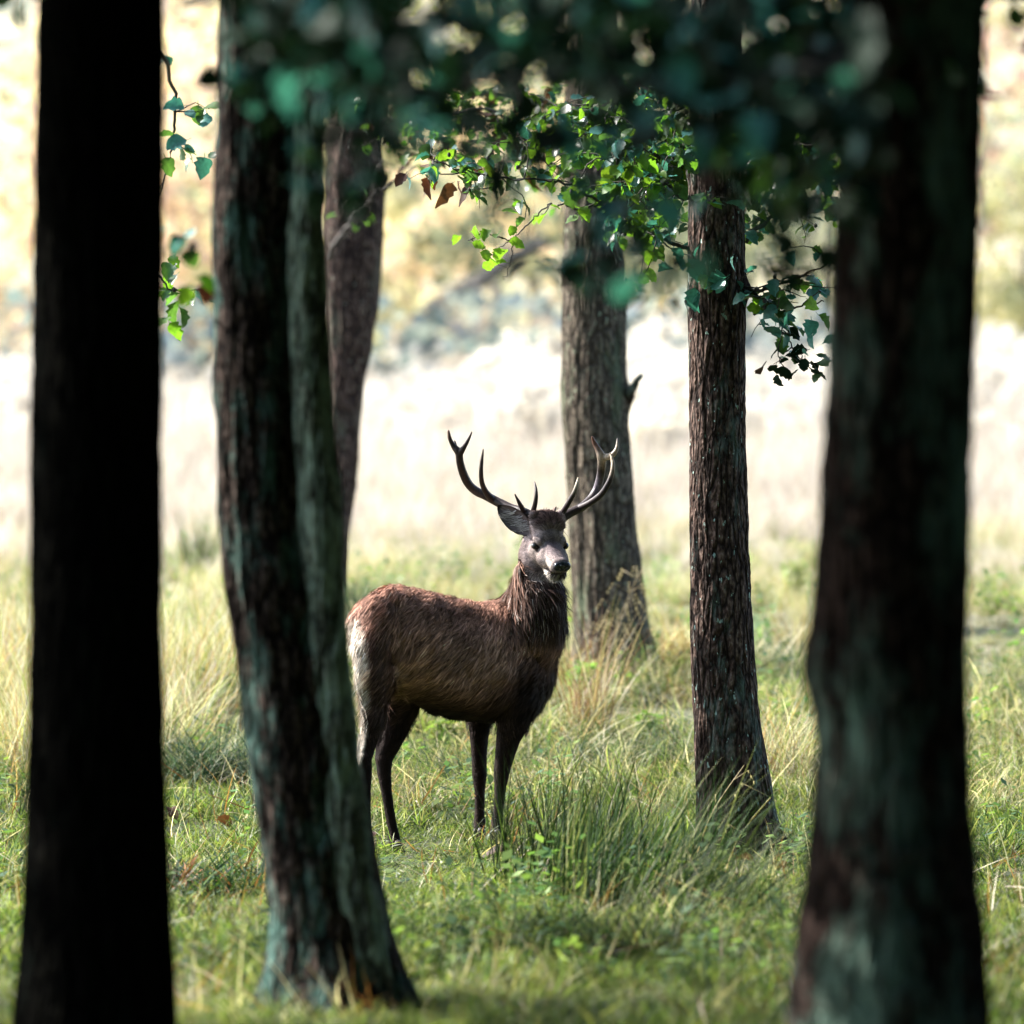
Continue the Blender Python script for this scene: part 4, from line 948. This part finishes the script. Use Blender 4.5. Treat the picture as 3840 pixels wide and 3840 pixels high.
def build_stag():
    V = []; Fc = []
    # trunk of the body: elliptical sections
    secs = [(1392, 2250, 2500, .12), (1435, 2212, 2590, .17), (1490, 2199, 2600, .195), (1560, 2212, 2630, .21), (1640, 2232, 2672, .235), (1720, 2252, 2692, .25), (1800, 2262, 2702, .25), (1880, 2258, 2706, .225), (1940, 2262, 2690, .195), (1990, 2300, 2672, .165), (2015, 2350, 2640, .13)]
    S_ = []
    for a, b in zip(secs[:-1], secs[1:]):
        for t in np.linspace(0, 1, 9, endpoint=False): S_.append([a[i] * (1 - t) + b[i] * t for i in range(4)])
    S_.append(list(secs[-1]))
    for px, y0, y1, hw in S_:
        o = coff(px); a = D(px, y0, o); b = D(px, y1, o); c = (a + b) / 2; h = (a[2] - b[2]) / 2
        # chest deeper and narrower below: two stacked ellipsoids
        ellipsoid(V, Fc, c, [AX * .06, LT * hw, np.array([0, 0, h])], 24, 14)
    # tail stub, hips and withers
    chain(V, Fc, [D(1430, 2270, coff(1420)), D(1378, 2292, coff(1370) - .0), D(1345, 2330, coff(1345)), D(1340, 2390, coff(1345))], [.06, .055, .045, .035])
    chain(V, Fc, [D(1462, 2252, coff(1470) - .10), D(1530, 2262, coff(1530) - .1)], [.052, .045])
    chain(V, Fc, [D(1800, 2310, coff(1800)), D(1860, 2306, .17), D(1920, 2292, .17), D(1955, 2262, .16), D(1985, 2200, .13)], [.058, .066, .078, .085, .08])
    # near haunch, flank and shoulder
    nr = -.12; fr = .10
    chain(V, Fc, [D(1432, 2330, coff(1420) + nr * .7), D(1405, 2420, coff(1410) + nr), D(1402, 2520, coff(1400) + nr), D(1405, 2610, coff(1400) + nr), D(1402, 2690, coff(1390) + nr), D(1390, 2760, coff(1385) + nr), D(1370, 2835, coff(1375) + nr)], [.125, .105, .088, .072, .058, .043, .037], flat=.75)
    chain(V, Fc, [D(1460, 2430, coff(1450) + nr * .8), D(1450, 2520, coff(1440) + nr), D(1432, 2600, coff(1425) + nr)], [.09, .07, .05], flat=.7)
    A_off = coff(1375) + nr
    chain(V, Fc, [D(1366, 2838, A_off), D(1371, 2900, A_off), D(1372, 2960, A_off), D(1373, 3040, A_off), D(1376, 3110, A_off), D(1379, 3150, A_off), D(1388, 3185, A_off - .02)], [.036, .031, .025, .0225, .023, .029, .024])
    chain(V, Fc, [D(1352, 2760, A_off), D(1350, 2825, A_off)], [.012, .020])           # heel tendon
    # far hind leg, forward
    B = coff(1480) + fr
    chain(V, Fc, [D(1500, 2450, B - .02), D(1525, 2560, B), D(1515, 2640, B), D(1492, 2720, B), D(1466, 2790, B), D(1440, 2845, B)], [.15, .115, .085, .066, .052, .044], flat=.7)
    chain(V, Fc, [D(1500, 2620, B), D(1450, 2700, B), D(1425, 2790, B), D(1424, 2845, B)], [.06, .04, .022, .026], flat=.7)
    chain(V, Fc, [D(1440, 2845, B), D(1441, 2900, B), D(1449, 2965, B), D(1460, 3040, B), D(1472, 3105, B), D(1477, 3140, B), D(1482, 3165, B - .02)], [.042, .034, .027, .0245, .025, .031, .027])
    # far foreleg
    Cc = coff(1850) + .12
    chain(V, Fc, [D(1850, 2560, Cc), D(1805, 2650, Cc), D(1797, 2740, Cc), D(1797, 2830, Cc), D(1798, 2900, Cc)], [.13, .078, .052, .041, .038], flat=.8)
    chain(V, Fc, [D(1798, 2900, Cc), D(1799, 2960, Cc), D(1799, 3040, Cc), D(1798, 3085, Cc), D(1797, 3110, Cc - .02)], [.038, .027, .024, .030, .025])
    # near foreleg
    Dd = coff(1930) - .13
    chain(V, Fc, [D(1935, 2430, Dd + .06), D(1950, 2530, Dd + .03), D(1950, 2610, Dd), D(1930, 2690, Dd), D(1908, 2760, Dd), D(1893, 2830, Dd), D(1882, 2890, Dd)], [.13, .128, .110, .086, .064, .050, .041], flat=.85)
    chain(V, Fc, [D(1882, 2890, Dd), D(1876, 2950, Dd), D(1870, 3030, Dd), D(1864, 3085, Dd), D(1860, 3115, Dd - .02)], [.041, .030, .025, .031, .027])
    # neck, bending back towards the viewer
    chain(V, Fc, [D(1960, 2520, .20), D(1975, 2470, .18), D(1998, 2400, .14), D(2012, 2335, .10), D(2021, 2270, .07), D(2018, 2200, .06), D(2010, 2130, .07), D(2004, 2080, .09), D(2012, 2040, .10)], [.13, .142, .145, .132, .114, .101, .088, .078, .07], n=18)
    chain(V, Fc, [D(1975, 2540, .14), D(1975, 2620, .10)], [.105, .085])
    # head
    def E(f, r, u, a, b, c): ellipsoid(V, Fc, H(f, r, u), [HF * a, HR * b, HU * c], 20, 12)
    E(-.075, .006, .048, .085, .082, .076); E(-.04, 0, .03, .08, .074, .058); E(-.10, 0, -.02, .07, .07, .07)
    for s in (-1, 1):
        E(.0, s * .056, .024, .045, .026, .020)          # brow ridge over the eye
        E(-.01, s * .050, -.048, .085, .042, .054)       # cheek
        E(.065, s * .040, -.034, .075, .036, .042)
        E(-.09, .012 + s * .064, .085, .026, .024, .034)         # pedicles
    for t in np.linspace(0, 1, 12):
        f = .03 + .155 * t; E(f, 0, -.010 - .008 * t, .035, .062 - .012 * t, .047 - .006 * t)
    E(.180, 0, -.020, .034, .050, .037); E(.182, 0, -.038, .026, .046, .020)
    for t in np.linspace(0, 1, 10):
        f = -.07 + .235 * t; E(f, 0, -.086 + .022 * t, .03, .058 - .018 * t, .038 - .016 * t)
    E(.168, 0, -.066, .028, .034, .016)                 # chin
    me = voxel('body', V, Fc, .0062, 5, .5)
    co = arr(me)
    nn = len(co)
    # head-frame coordinates of every vertex
    q = co - HO; hf, hr, hu = q @ HF, q @ HR, q @ HU
    head = (hf > -.14) & (hf < .3) & (np.abs(hr) < .12) & (np.abs(hu) < .17)
    # picture-like coordinates for laying out the coat (object space: side view of the animal)
    px = 1920 + FPX * co[:, 0] / co[:, 1]; py = 1920 - FPX * ((co[:, 1] * math.sin(PITCH) + (co[:, 2] - ZC) * math.cos(PITCH)) / (co[:, 1] * math.cos(PITCH) - (co[:, 2] - ZC) * math.sin(PITCH)))
    # eye sockets and mouth line pressed in
    me.update(); no = arr(me, 'n')
    for s in (-1, 1):
        w = np.exp(-(((hf - .012) / .02) ** 2 + ((hr - s * .074) / .02) ** 2 + ((hu + .002) / .014) ** 2))
        co -= no * (w * .007)[:, None]
    w = np.exp(-((hu + .055 - (hf - .18) * .15) / .0045) ** 2) * ((hf > .10) & head); co -= no * (w * .006)[:, None]
    # muscle relief and coat lumps
    lum = fbm(co * 7, 3, 60) * .020 * (~head) * np.clip((co[:, 2] - .6) / .2, 0, 1)
    lum += vnoise(np.stack([co @ AX * 30, co[:, 1] * 20, co[:, 2] * 14], -1), 61) * .003 * (~head) * np.clip((co[:, 2] - .6) / .2, 0, 1)
    co += no * lum[:, None]
    gx = np.interp(py, [2380, 2500, 2640], [1462, 1476, 1500]); w = np.exp(-((px - gx) / 9) ** 2) * (py > 2400) * (py < 2650) * np.clip((py - 2400) / 60, 0, 1) * (co @ LT > D(1480, 2500, coff(1480)) @ LT)
    co -= no * (w * .016)[:, None]
    me.vertices.foreach_set('co', co.astype(np.float32).ravel()); me.update()
    # ---- coat colour
    def coat(co, q=None):
        q = co - HO; hf, hr, hu = q @ HF, q @ HR, q @ HU
        px = 1920 + FPX * co[:, 0] / co[:, 1]; py = HOR - FPX * (co[:, 2] - ZC) / co[:, 1]
        al = (co - D(1700, 2400, 0)) @ AX; lat = (co - D(1700, 2400, 0)) @ LT; z = co[:, 2]
        n1 = fbm(np.stack([al * 7 + z * 5, lat * 7, z * 14 - al * 6], -1), 4, 70)[:, None]; n2 = fbm(co * 4, 3, 75)[:, None]
        c = np.array([.25, .135, .098]) * (1 + .9 * n1 + .4 * n2)
        def bl(c, w, col): w = np.clip(w, 0, 1)[:, None]; return c * (1 - w) + np.array(col) * w
        sm = lambda v, a, b: np.clip((v - a) / (b - a), 0, 1)
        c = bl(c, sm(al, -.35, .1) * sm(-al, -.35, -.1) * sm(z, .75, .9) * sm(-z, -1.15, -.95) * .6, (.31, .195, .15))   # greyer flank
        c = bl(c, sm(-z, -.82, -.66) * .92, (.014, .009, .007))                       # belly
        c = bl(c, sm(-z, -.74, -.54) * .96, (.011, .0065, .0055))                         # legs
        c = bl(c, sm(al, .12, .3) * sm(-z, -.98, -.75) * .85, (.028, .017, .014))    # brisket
        # pale rump at the back end
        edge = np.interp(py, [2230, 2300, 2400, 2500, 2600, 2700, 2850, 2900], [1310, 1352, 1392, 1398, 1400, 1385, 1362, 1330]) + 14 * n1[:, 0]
        rear = sm(edge - px, -6, 8) * sm(z, .36, .45) * sm(-z, -1.16, -1.10)
        c = bl(c, rear, (.50, .43, .36))
        c = bl(c, sm(px - edge, 2, 14) * sm(1470 + 30 * n1[:, 0] - px, -10, 30) * sm(z, .5, .7) * sm(-z, -1.12, -1.0) * .85, (.038, .023, .020))  # shade on the near thigh, painted into the coat
        c = bl(c, sm(px, 1470, 1495) * sm(-px, -1580, -1520) * sm(py, 2440, 2540) * sm(-py, -2640, -2600) * .7, (.26, .16, .10))  # sunlit patch of the flank, painted into the coat
        # neck: dark mane in front, brown behind
        neck = sm(z, .95, 1.1) * sm(px, 1900, 1940)
        fro = sm(px + (py - 2250) * .05, 1945, 2005)
        c = bl(c, neck * .8, (.105, .06, .044)); c = bl(c, neck * fro * .92, (.020, .013, .012)); c = bl(c, sm(px - 1900 + 20 * n1[:, 0], 0, 60) * sm(py, 2440, 2560) * .85, (.016, .010, .009))
        # face
        hd = ((hf > -.15) & (hf < .3) & (np.abs(hr) < .125) & (hu > -.13 + 0 * hu)).astype(float) * sm(py * -1, -2185, -2120)
        nf = 1 + 1.3 * fbm(co * 45, 3, 80)
        fc = np.array([.245, .195, .19])[None] * nf[:, None]
        def g(f, r, u, a, b, cc): return np.exp(-(((hf - f) / a) ** 2 + ((np.abs(hr) - r) / b) ** 2 + ((hu - u) / cc) ** 2))
        def mixf(w, col):
            nonlocal fc; w = np.clip(w, 0, 1)[:, None]; fc = fc * (1 - w) + np.array(col) * w
        mixf(sm(hu, .064, .086) * sm(-hf, -.02, .02) * sm(-np.abs(hr + .0), -.075, -.05) * (.75 + .5 * nf * .3), (.085, .048, .042))
        mixf(g(.03, 0, .04, .06, .035, .05) * .7, (.12, .095, .105))
        mixf(g(.014, .08, .0, .040, .035, .030) * .8, (.32, .27, .25))
        mixf(g(.05, .07, -.02, .06, .04, .02) * .6, (.28, .23, .20))
        mixf(g(.04, .06, -.05, .07, .05, .03) * .6, (.26, .21, .18))
        mixf(g(.10, 0, .025, .07, .035, .022) * .9, (.125, .10, .11))
        mixf(g(.155, .04, -.022, .035, .022, .022) * 1.5, (.52, .45, .40))
        mixf(sm(hf, .08, .12) * sm(-hu, .057, .065) * 1.0, (.72, .66, .58))
        mixf(sm(hf, .1, .13) * np.exp(-((hu + .055 - (hf - .18) * .15) / .005) ** 2), (.01, .008, .008))
        mixf(g(.014, .074, 0, .028, .022, .016) * 1.6, (.012, .009, .009))
        mixf(sm(-hu, .065, .10) * sm(-hf, -.10, .02), (.07, .045, .035))
        mixf(sm(-hf, .03, .10) * sm(-hu, -.02, .05) * .8, (.09, .06, .05))
        mixf(g(.05, .0, .03, .03, .018, .03) * .8, (.05, .035, .04))
        mixf(g(.048, .058, -.014, .022, .016, .006) * 1.3, (.02, .014, .014))
        mixf(g(.200, 0, -.008, .018, .040, .03) * 1.6, (.012, .012, .016))
        c = c * (1 - hd[:, None]) + fc * hd[:, None]
        return np.clip(c, .004, .9), hd
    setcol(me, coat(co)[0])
    # materials
    def furm(name, rough=.75, spec=.25):
        m, n, l, b, o = nm(name); a = n.new('ShaderNodeAttribute'); a.attribute_name = 'Col'
        l.new(a.outputs['Color'], b.inputs['Base Color']); b.inputs['Roughness'].default_value = rough; b.inputs['Specular IOR Level'].default_value = spec
        return m, n, l, b
    skin, n, l, b = furm('coat_skin', .9, .1)
    t = texn(n, l, 160, 3, mapping(n, l, (1, 1, .4))); bp = n.new('ShaderNodeBump'); bp.inputs['Strength'].default_value = .4; bp.inputs['Distance'].default_value = .01
    l.new(t.outputs[0], bp.inputs['Height']); l.new(bp.outputs[0], b.inputs['Normal'])
    root = empty('stag', (D(1650, 3180)[0], DEER, gz(0, 22)))
    tag(root, 'brown red deer stag with large antlers standing between the trees, head turned to the camera', 'deer')
    link('body', me, skin, root)
    # ---- fur strands
    fur, n, l, b = furm('fur_hair', .65, .08)
    r = np.random.default_rng(42)
    me.calc_loop_triangles(); nt = len(me.loop_triangles); tri = np.empty(nt * 3, np.int32); me.loop_triangles.foreach_get('vertices', tri); tri = tri.reshape(-1, 3)
    a, b_, c_ = co[tri[:, 0]], co[tri[:, 1]], co[tri[:, 2]]; cr = np.cross(b_ - a, c_ - a); ar = np.linalg.norm(cr, axis=1) / 2
    cen = (a + b_ + c_) / 3; qh = cen - HO; hdm = (np.linalg.norm(qh, axis=1) < .2)
    wgt = ar * np.where(hdm, 3.0, 1.0); wgt /= wgt.sum(); N = 150000
    ti = r.choice(nt, N, p=wgt); u = r.uniform(0, 1, (N, 2)); f = u.sum(1) > 1; u[f] = 1 - u[f]
    p = a[ti] + (b_[ti] - a[ti]) * u[:, :1] + (c_[ti] - a[ti]) * u[:, 1:]; nr_ = cr[ti] / (np.linalg.norm(cr[ti], axis=1)[:, None] + 1e-12)
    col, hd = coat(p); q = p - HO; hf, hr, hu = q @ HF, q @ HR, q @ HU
    z = p[:, 2]; pxx = 1920 + FPX * p[:, 0] / p[:, 1]
    neck = np.clip((z - .98) / .12, 0, 1) * (pxx > 1915) * (1 - hd)
    # flow: back and down on the trunk, down on legs and neck, back over the face
    down = np.array([0, 0, -1.0]); flow = -AX * .75 + down * .65
    flow = np.repeat(flow[None], N, 0); lg = np.clip((.68 - z) / .1, 0, 1)[:, None]
    flow = flow * (1 - lg) + down * lg; flow = flow * (1 - neck[:, None]) + (down + 0 * LT) * neck[:, None]
    back = (-HF * .9 + HU * .15)[None] + np.sign(hr)[:, None] * HR * .3 - HU * .5 * (hu < -.02)[:, None]
    flow = flow * (1 - hd[:, None]) + back * hd[:, None]
    sw = np.stack([fbm(p * 6, 2, 90), fbm(p * 6, 2, 92), fbm(p * 6, 2, 94)], -1) * .9
    flow = flow + sw * (1 - hd[:, None]) + r.normal(0, .12, (N, 3))
    flow -= nr_ * (flow * nr_).sum(1)[:, None]; flow /= np.linalg.norm(flow, axis=1)[:, None] + 1e-9
    Ln = np.full(N, .036); Ln = np.where(lg[:, 0] > .5, .011, Ln); Ln = Ln * (1 - neck) + .062 * neck; Ln = Ln * (1 - hd) + .011 * hd
    tuft = (hd > .5) & (hf < .0) & (hu > .070) & (np.abs(hr) < .07); Ln = np.where(tuft, .026, Ln)
    ez = np.minimum(np.linalg.norm(np.stack([hf - .012, hr - .074, hu], -1), axis=1), np.linalg.norm(np.stack([hf - .012, hr + .074, hu], -1), axis=1))
    Ln = np.where(ez < .024, .002, Ln); Ln = np.where((hf > .175) & (hu > -.045), .0015, Ln)
    Ln *= r.uniform(.6, 1.3, N); lift = .22 + .15 * neck + r.normal(0, .07, N) + .5 * tuft * r.uniform(0, 1.5, N)
    mid = p + flow * (Ln * .55)[:, None] + nr_ * (Ln * .55 * lift)[:, None]
    tip = mid + flow * (Ln * .5)[:, None] + nr_ * (Ln * .1 * lift)[:, None] + down * (Ln * .12)[:, None]
    side = np.cross(flow, nr_); wd_ = (.0015 + .0011 * (Ln > .02)) * r.uniform(.7, 1.3, N)
    p0 = p - nr_ * .002
    VV = np.stack([p0 - side * wd_[:, None], p0 + side * wd_[:, None], mid + side * (wd_ * .8)[:, None], mid - side * (wd_ * .8)[:, None], tip], 1).reshape(-1, 3)
    I = np.arange(N) * 5
    T_ = np.concatenate([np.stack([I, I + 1, I + 2], -1), np.stack([I, I + 2, I + 3], -1), np.stack([I + 3, I + 2, I + 4], -1)])
    fx, fy = p @ AX, p[:, 2]; al_, cr_ = -.75 * fx - .65 * fy, .65 * fx - .75 * fy; cr_ = np.where(neck > .5, fx, cr_); al_ = np.where(neck > .5, fy, al_)
    streak = fbm(np.stack([al_ * 9, cr_ * 45 + 1.5 * vnoise(p * 8, 3), p @ LT * 12], -1), 3, 97)
    var = (r.uniform(.5, 1.6, N) * np.exp(1.3 * streak * (1 - .5 * hd)))[:, None]
    pale = (r.uniform(0, 1, N) < .18 * neck)[:, None]
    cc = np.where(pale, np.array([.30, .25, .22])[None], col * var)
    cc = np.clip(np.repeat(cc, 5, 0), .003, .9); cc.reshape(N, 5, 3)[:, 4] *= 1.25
    fm = mk('fur', VV, T_); setcol(fm, cc)
    # loose locks lying over the fine hair
    bod = np.where(hd < .1)[0]; bod = bod[z[bod] > .55]; li = r.choice(bod, 34000)
    L2 = (Ln[li] * 1.5 + .01) * r.uniform(.7, 1.3, len(li)); fl = flow[li]; nn_ = nr_[li]; pp = p[li]
    w2 = (.0017 + .0013 * neck[li]) * r.uniform(.6, 1.3, len(li)); sd = side[li]
    m1 = pp + fl * (L2 * .45)[:, None] + nn_ * (.010 + .006 * r.uniform(0, 1, len(li)))[:, None]; t1 = pp + fl * L2[:, None] + nn_ * (.007 + .014 * r.uniform(0, 1, len(li)) ** 2)[:, None] + down * (L2 * .1)[:, None]
    V3 = np.stack([pp - sd * w2[:, None] * .5, pp + sd * w2[:, None] * .5, m1 + sd * w2[:, None], m1 - sd * w2[:, None], t1], 1).reshape(-1, 3)
    I3 = np.arange(len(li)) * 5; T3 = np.concatenate([np.stack([I3, I3 + 1, I3 + 2], -1), np.stack([I3, I3 + 2, I3 + 3], -1), np.stack([I3 + 3, I3 + 2, I3 + 4], -1)])
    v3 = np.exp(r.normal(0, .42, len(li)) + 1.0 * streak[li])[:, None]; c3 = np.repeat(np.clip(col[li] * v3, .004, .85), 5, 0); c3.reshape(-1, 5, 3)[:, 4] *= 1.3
    T_ = np.concatenate([T_, T3 + len(VV)]); VV = np.concatenate([VV, V3]); cc = np.concatenate([cc, c3])
    bpy.data.meshes.remove(fm); fm = mk('fur', VV, T_); setcol(fm, cc)
    o = link('fur', fm, fur, root, smooth=False); o['kind'] = 'stuff'
    # ---- eyes, nose
    def gloss(name, col, rough, bump=0):
        m, n, l, b, o = nm(name); t = texn(n, l, 120, 3, mapping(n, l, (1, 1, 1)))
        l.new(ramp(n, l, t.outputs[0], [(.3, tuple(x * .7 for x in col)), (.7, tuple(x * 1.3 for x in col))]), b.inputs['Base Color']); b.inputs['Roughness'].default_value = rough
        if bump:
            bp = n.new('ShaderNodeBump'); bp.inputs['Strength'].default_value = bump; bp.inputs['Distance'].default_value = .002
            l.new(t.outputs[0], bp.inputs['Height']); l.new(bp.outputs[0], b.inputs['Normal'])
        return m
    em = gloss('eye_black', (.008, .006, .005), .06); nmt = gloss('wet_nose', (.012, .013, .018), .22, .5)
    for s in (-1, 1):
        V = []; Fc = []; ellipsoid(V, Fc, H(.016, s * .0775, .002), [HF * .0220, HR * .0180, HU * .0165], 20, 12)
        link('eye', mk('eye', np.array(V), Fc), em, root)
    V = []; Fc = []
    ellipsoid(V, Fc, H(.203, 0, -.012), [HF * .018, HR * .040, HU * .029], 24, 14)
    for s in (-1, 1): ellipsoid(V, Fc, H(.207, s * .023, -.008), [HF * .018, HR * .021, HU * .022], 18, 12)
    ellipsoid(V, Fc, H(.205, 0, -.032), [HF * .012, HR * .012, HU * .012], 12, 8)
    nose = voxel('nose', V, Fc, .0022, 3)
    c2 = arr(nose); qn = c2 - HO; f_, r_, u_ = qn @ HF, qn @ HR, qn @ HU
    nose.update(); n2 = arr(nose, 'n')
    for s in (-1, 1):
        w = np.exp(-(((r_ - s * (.020 + (u_ + .008) * .5)) / .006) ** 2 + ((u_ + .010) / .008) ** 2)) * (f_ > .2); c2 -= n2 * (w * .014)[:, None]
    nose.vertices.foreach_set('co', c2.astype(np.float32).ravel()); nose.update()
    link('nose', nose, nmt, root)
    # ---- ears: cupped leaf shapes
    em1, n, l, b = furm('ear_coat', .8, .15)
    def ear(base, tip, width, face, seed):
        base, tip, face = map(np.array, (base, tip, face)); ax = tip - base; L = np.linalg.norm(ax); ax = ax / L
        face = face - ax * (face @ ax); face /= np.linalg.norm(face); sd = np.cross(ax, face)
        V = []; C = []; nu, nv = 22, 13; r = np.random.default_rng(seed)
        for layer in (0, 1):
            for i in range(nu):
                t = i / (nu - 1); w = width * (math.sin(math.pi * (t * .88 + .10)) ** .75) * (1 if t < .97 else .6)
                for j in range(nv):
                    s = -1 + 2 * j / (nv - 1); dep = -.55 * w * (1 - s * s) - layer * .004
                    bend = .12 * L * math.sin(t * 2.2)
                    V.append(base + ax * L * t + sd * (w * s * .9) + face * (dep + bend * .3) + r.normal(0, .0008, 3))
                    if layer: C.append((.09, .06, .05))
                    else:
                        e = abs(s); k = .5 + .5 * math.sin(j * 2.1 + i * .5); C.append((.02, .014, .014) if e > .86 or t > .93 else tuple(np.array((.20, .165, .165)) * (.25 + .8 * k * (1 - e)) + np.array((.04, .03, .03))))
        Fq = []
        for layer in (0, 1):
            o_ = layer * nu * nv
            for i in range(nu - 1):
                for j in range(nv - 1): a = o_ + i * nv + j; Fq.append((a, a + 1, a + nv + 1, a + nv))
        K = nu * nv
        for i in range(nu - 1):
            for j in (0, nv - 1): a = i * nv + j; Fq.append((a, a + nv, a + nv + K, a + K))
        m_ = mk('ear', np.array(V), Fq); 
        # inner hair wisps
        V2 = [tuple(v) for v in V]; F2 = list(Fq); C2 = list(C)
        for k in range(130):
            t = r.uniform(.08, .75); s = np.clip(r.normal(.15 - .3 * t, .35), -.8, .8); w = width * (math.sin(math.pi * (t * .88 + .10)) ** .75)
            p = base + ax * L * t + sd * w * s * .9 + face * (-.5 * w * (1 - s * s) + .012 * math.sin(t * 2.2)); d = ax * .5 - sd * (.5 + s * .6) + face * .3 + r.normal(0, .12, 3); d /= np.linalg.norm(d); ln = r.uniform(.025, .045)
            i = len(V2); sdv = np.cross(d, face) * .0022; V2 += [tuple(p - sdv), tuple(p + sdv), tuple(p + d * ln)]; F2.append((i, i + 1, i + 2)); cc_ = tuple(np.array((.55, .50, .49)) * r.uniform(.35, 1.2)); C2 += [cc_] * 3
        m_ = mk('ear', np.array(V2), F2); setcol(m_, np.array(C2)); return link('ear', m_, em1, root)
    ear(H(-.085, -.072, .020), D(1868, 1897, .12), .058, np.array([-.2, -1, -.05]), 1)
    ear(H(-.09, .030, .06), D(2083, 1903, .20), .036, HF * .3 + HR * .8, 2)
    # ---- antlers
    am, n, l, b, o_ = nm('antler_horn'); v = mapping(n, l, (1, 1, .35)); t = texn(n, l, 120, 5, v)
    at = n.new('ShaderNodeAttribute'); at.attribute_name = 'Col'; rr = ramp(n, l, t.outputs[0], [(.3, (.55, .55, .55)), (.7, (1.4, 1.4, 1.4))])
    mm = n.new('ShaderNodeMix'); mm.data_type = 'RGBA'; mm.blend_type = 'MULTIPLY'; mm.inputs[0].default_value = 1; l.new(at.outputs['Color'], mm.inputs[6]); l.new(rr, mm.inputs[7])
    l.new(mm.outputs[2], b.inputs['Base Color']); b.inputs['Roughness'].default_value = .5; b.inputs['Specular IOR Level'].default_value = .3
    bp = n.new('ShaderNodeBump'); bp.inputs['Strength'].default_value = .5; bp.inputs['Distance'].default_value = .004; l.new(t.outputs[0], bp.inputs['Height']); l.new(bp.outputs[0], b.inputs['Normal'])
    def antler(lines, tips):
        V = []; Fc = []
        for pts, rad in lines:
            w = smooth_path([D(x, y, o) for x, y, o in pts], 6); rr_ = np.interp(np.linspace(0, 1, len(w)), np.linspace(0, 1, len(rad)), rad) / 780
            for k in range(len(w)):
                nxt = w[min(k + 1, len(w) - 1)]; m = 3 if k < len(w) - 1 else 1
                for j in range(m): ellipsoid(V, Fc, w[k] + (nxt - w[k]) * j / m, [AX * rr_[k], LT * rr_[k], np.array([0, 0, rr_[k]])], 10, 6)
        me = voxel('antler', V, Fc, .0035, 2, .5); c = arr(me)
        C = np.repeat(np.array([[.026, .016, .016]]), len(c), 0)
        for (x, y, o, rad, cl) in tips:
            w = np.clip(1.25 - np.linalg.norm(c - D(x, y, o), axis=1) / rad, 0, 1)[:, None]; C = C * (1 - w) + np.array(cl) * w
        setcol(me, C); return link('antler', me, am, root)
    o = .12
    antler([([(1990, 1962, o), (1985, 1935, o), (1955, 1918, o + .02), (1915, 1906, o + .06), (1865, 1882, o + .10), (1824, 1860, o + .12), (1786, 1842, o + .12), (1757, 1815, o + .10), (1737, 1775, o + .06), (1725, 1734, o + .02), (1720, 1697, o), (1703, 1676, o), (1687, 1645, o - .01), (1682, 1614, o - .02)], [20, 21, 19, 18, 18, 17.5, 17, 17, 17, 16, 15, 15, 10, 8, 3.5]),
            ([(1722, 1705, o), (1739, 1678, o - .02), (1755, 1651, o - .03), (1769, 1620, o - .03)], [14, 10, 7, 3]),
            ([(1712, 1690, o + .02), (1709, 1672, o + .05), (1705, 1652, o + .06)], [9, 6, 3]),
            ([(1845, 1872, o + .10), (1822, 1845, o + .07), (1808, 1812, o + .03), (1804, 1775, o - .01), (1806, 1735, o - .02), (1812, 1685, o - .02)], [15, 12, 10, 9, 7.5, 3]),
            ([(1965, 1918, o), (1948, 1887, o - .05), (1938, 1868, o - .07), (1931, 1853, o - .08)], [12, 8, 5, 3]),
            ([(1990, 1940, o), (2002, 1908, o - .06), (2010, 1870, o - .09), (2010, 1838, o - .08), (2005, 1806, o - .05)], [13, 10.5, 8.5, 6.5, 2.5])],
           [(1682, 1614, o, .05, (.14, .07, .05)), (1769, 1620, o, .05, (.12, .08, .07)), (1812, 1685, o, .05, (.12, .09, .07)), (1786, 1842, o + .12, .05, (.075, .055, .06))])
    o = .16
    antler([([(2100, 1965, o), (2107, 1945, o), (2138, 1924, o + .02), (2180, 1903, o + .04), (2215, 1872, o + .07), (2238, 1835, o + .09), (2250, 1795, o + .07), (2256, 1755, o + .03), (2256, 1718, o), (2243, 1686, o), (2230, 1662, o), (2221, 1638, o - .02)], [18, 19, 17, 17, 17, 16.5, 16, 17, 18, 12, 9, 3.5]),
            ([(2260, 1715, o), (2285, 1712, o - .02), (2303, 1700, o - .03), (2314, 1678, o - .02), (2316, 1645, o)], [15, 12, 10, 8, 3.5]),
            ([(2175, 1904, o + .03), (2215, 1884, o - .02), (2255, 1853, o - .06), (2282, 1811, o - .08), (2296, 1770, o - .08), (2298, 1735, o - .07), (2288, 1697, o - .05)], [13, 12.5, 12, 11, 9.5, 8, 3]),
            ([(2100, 1938, o), (2126, 1896, o - .06), (2150, 1853, o - .09), (2162, 1822, o - .09), (2168, 1792, o - .08)], [12, 11, 9, 7.5, 3])],
           [(2290, 1715, o - .06, .09, (.42, .33, .24)), (2168, 1792, o - .08, .075, (.45, .38, .28)), (2221, 1638, o, .07, (.17, .08, .06)), (2240, 1810, o + .07, .06, (.12, .10, .12))])
    # ---- hooves
    hm = gloss('hoof_horn', (.02, .016, .014), .5, .4)
    for x, y, o in ((1391, 3212, A_off - .03), (1487, 3188, B - .03), (1797, 3140, Cc - .03), (1859, 3146, Dd - .03)):
        V = []; Fc = []
        for s in (-1, 1):
            c = D(x, y, o) + LT * s * .017; fwd = AX * .8 + LT * .2
            chain(V, Fc, [c + np.array([0, 0, .03]), c + AX * .012, c + AX * .035 + np.array([0, 0, -.012])], [.021, .020, .010])
        link('hoof', voxel('hoof', V, Fc, .004, 2), hm, root)
build_stag()
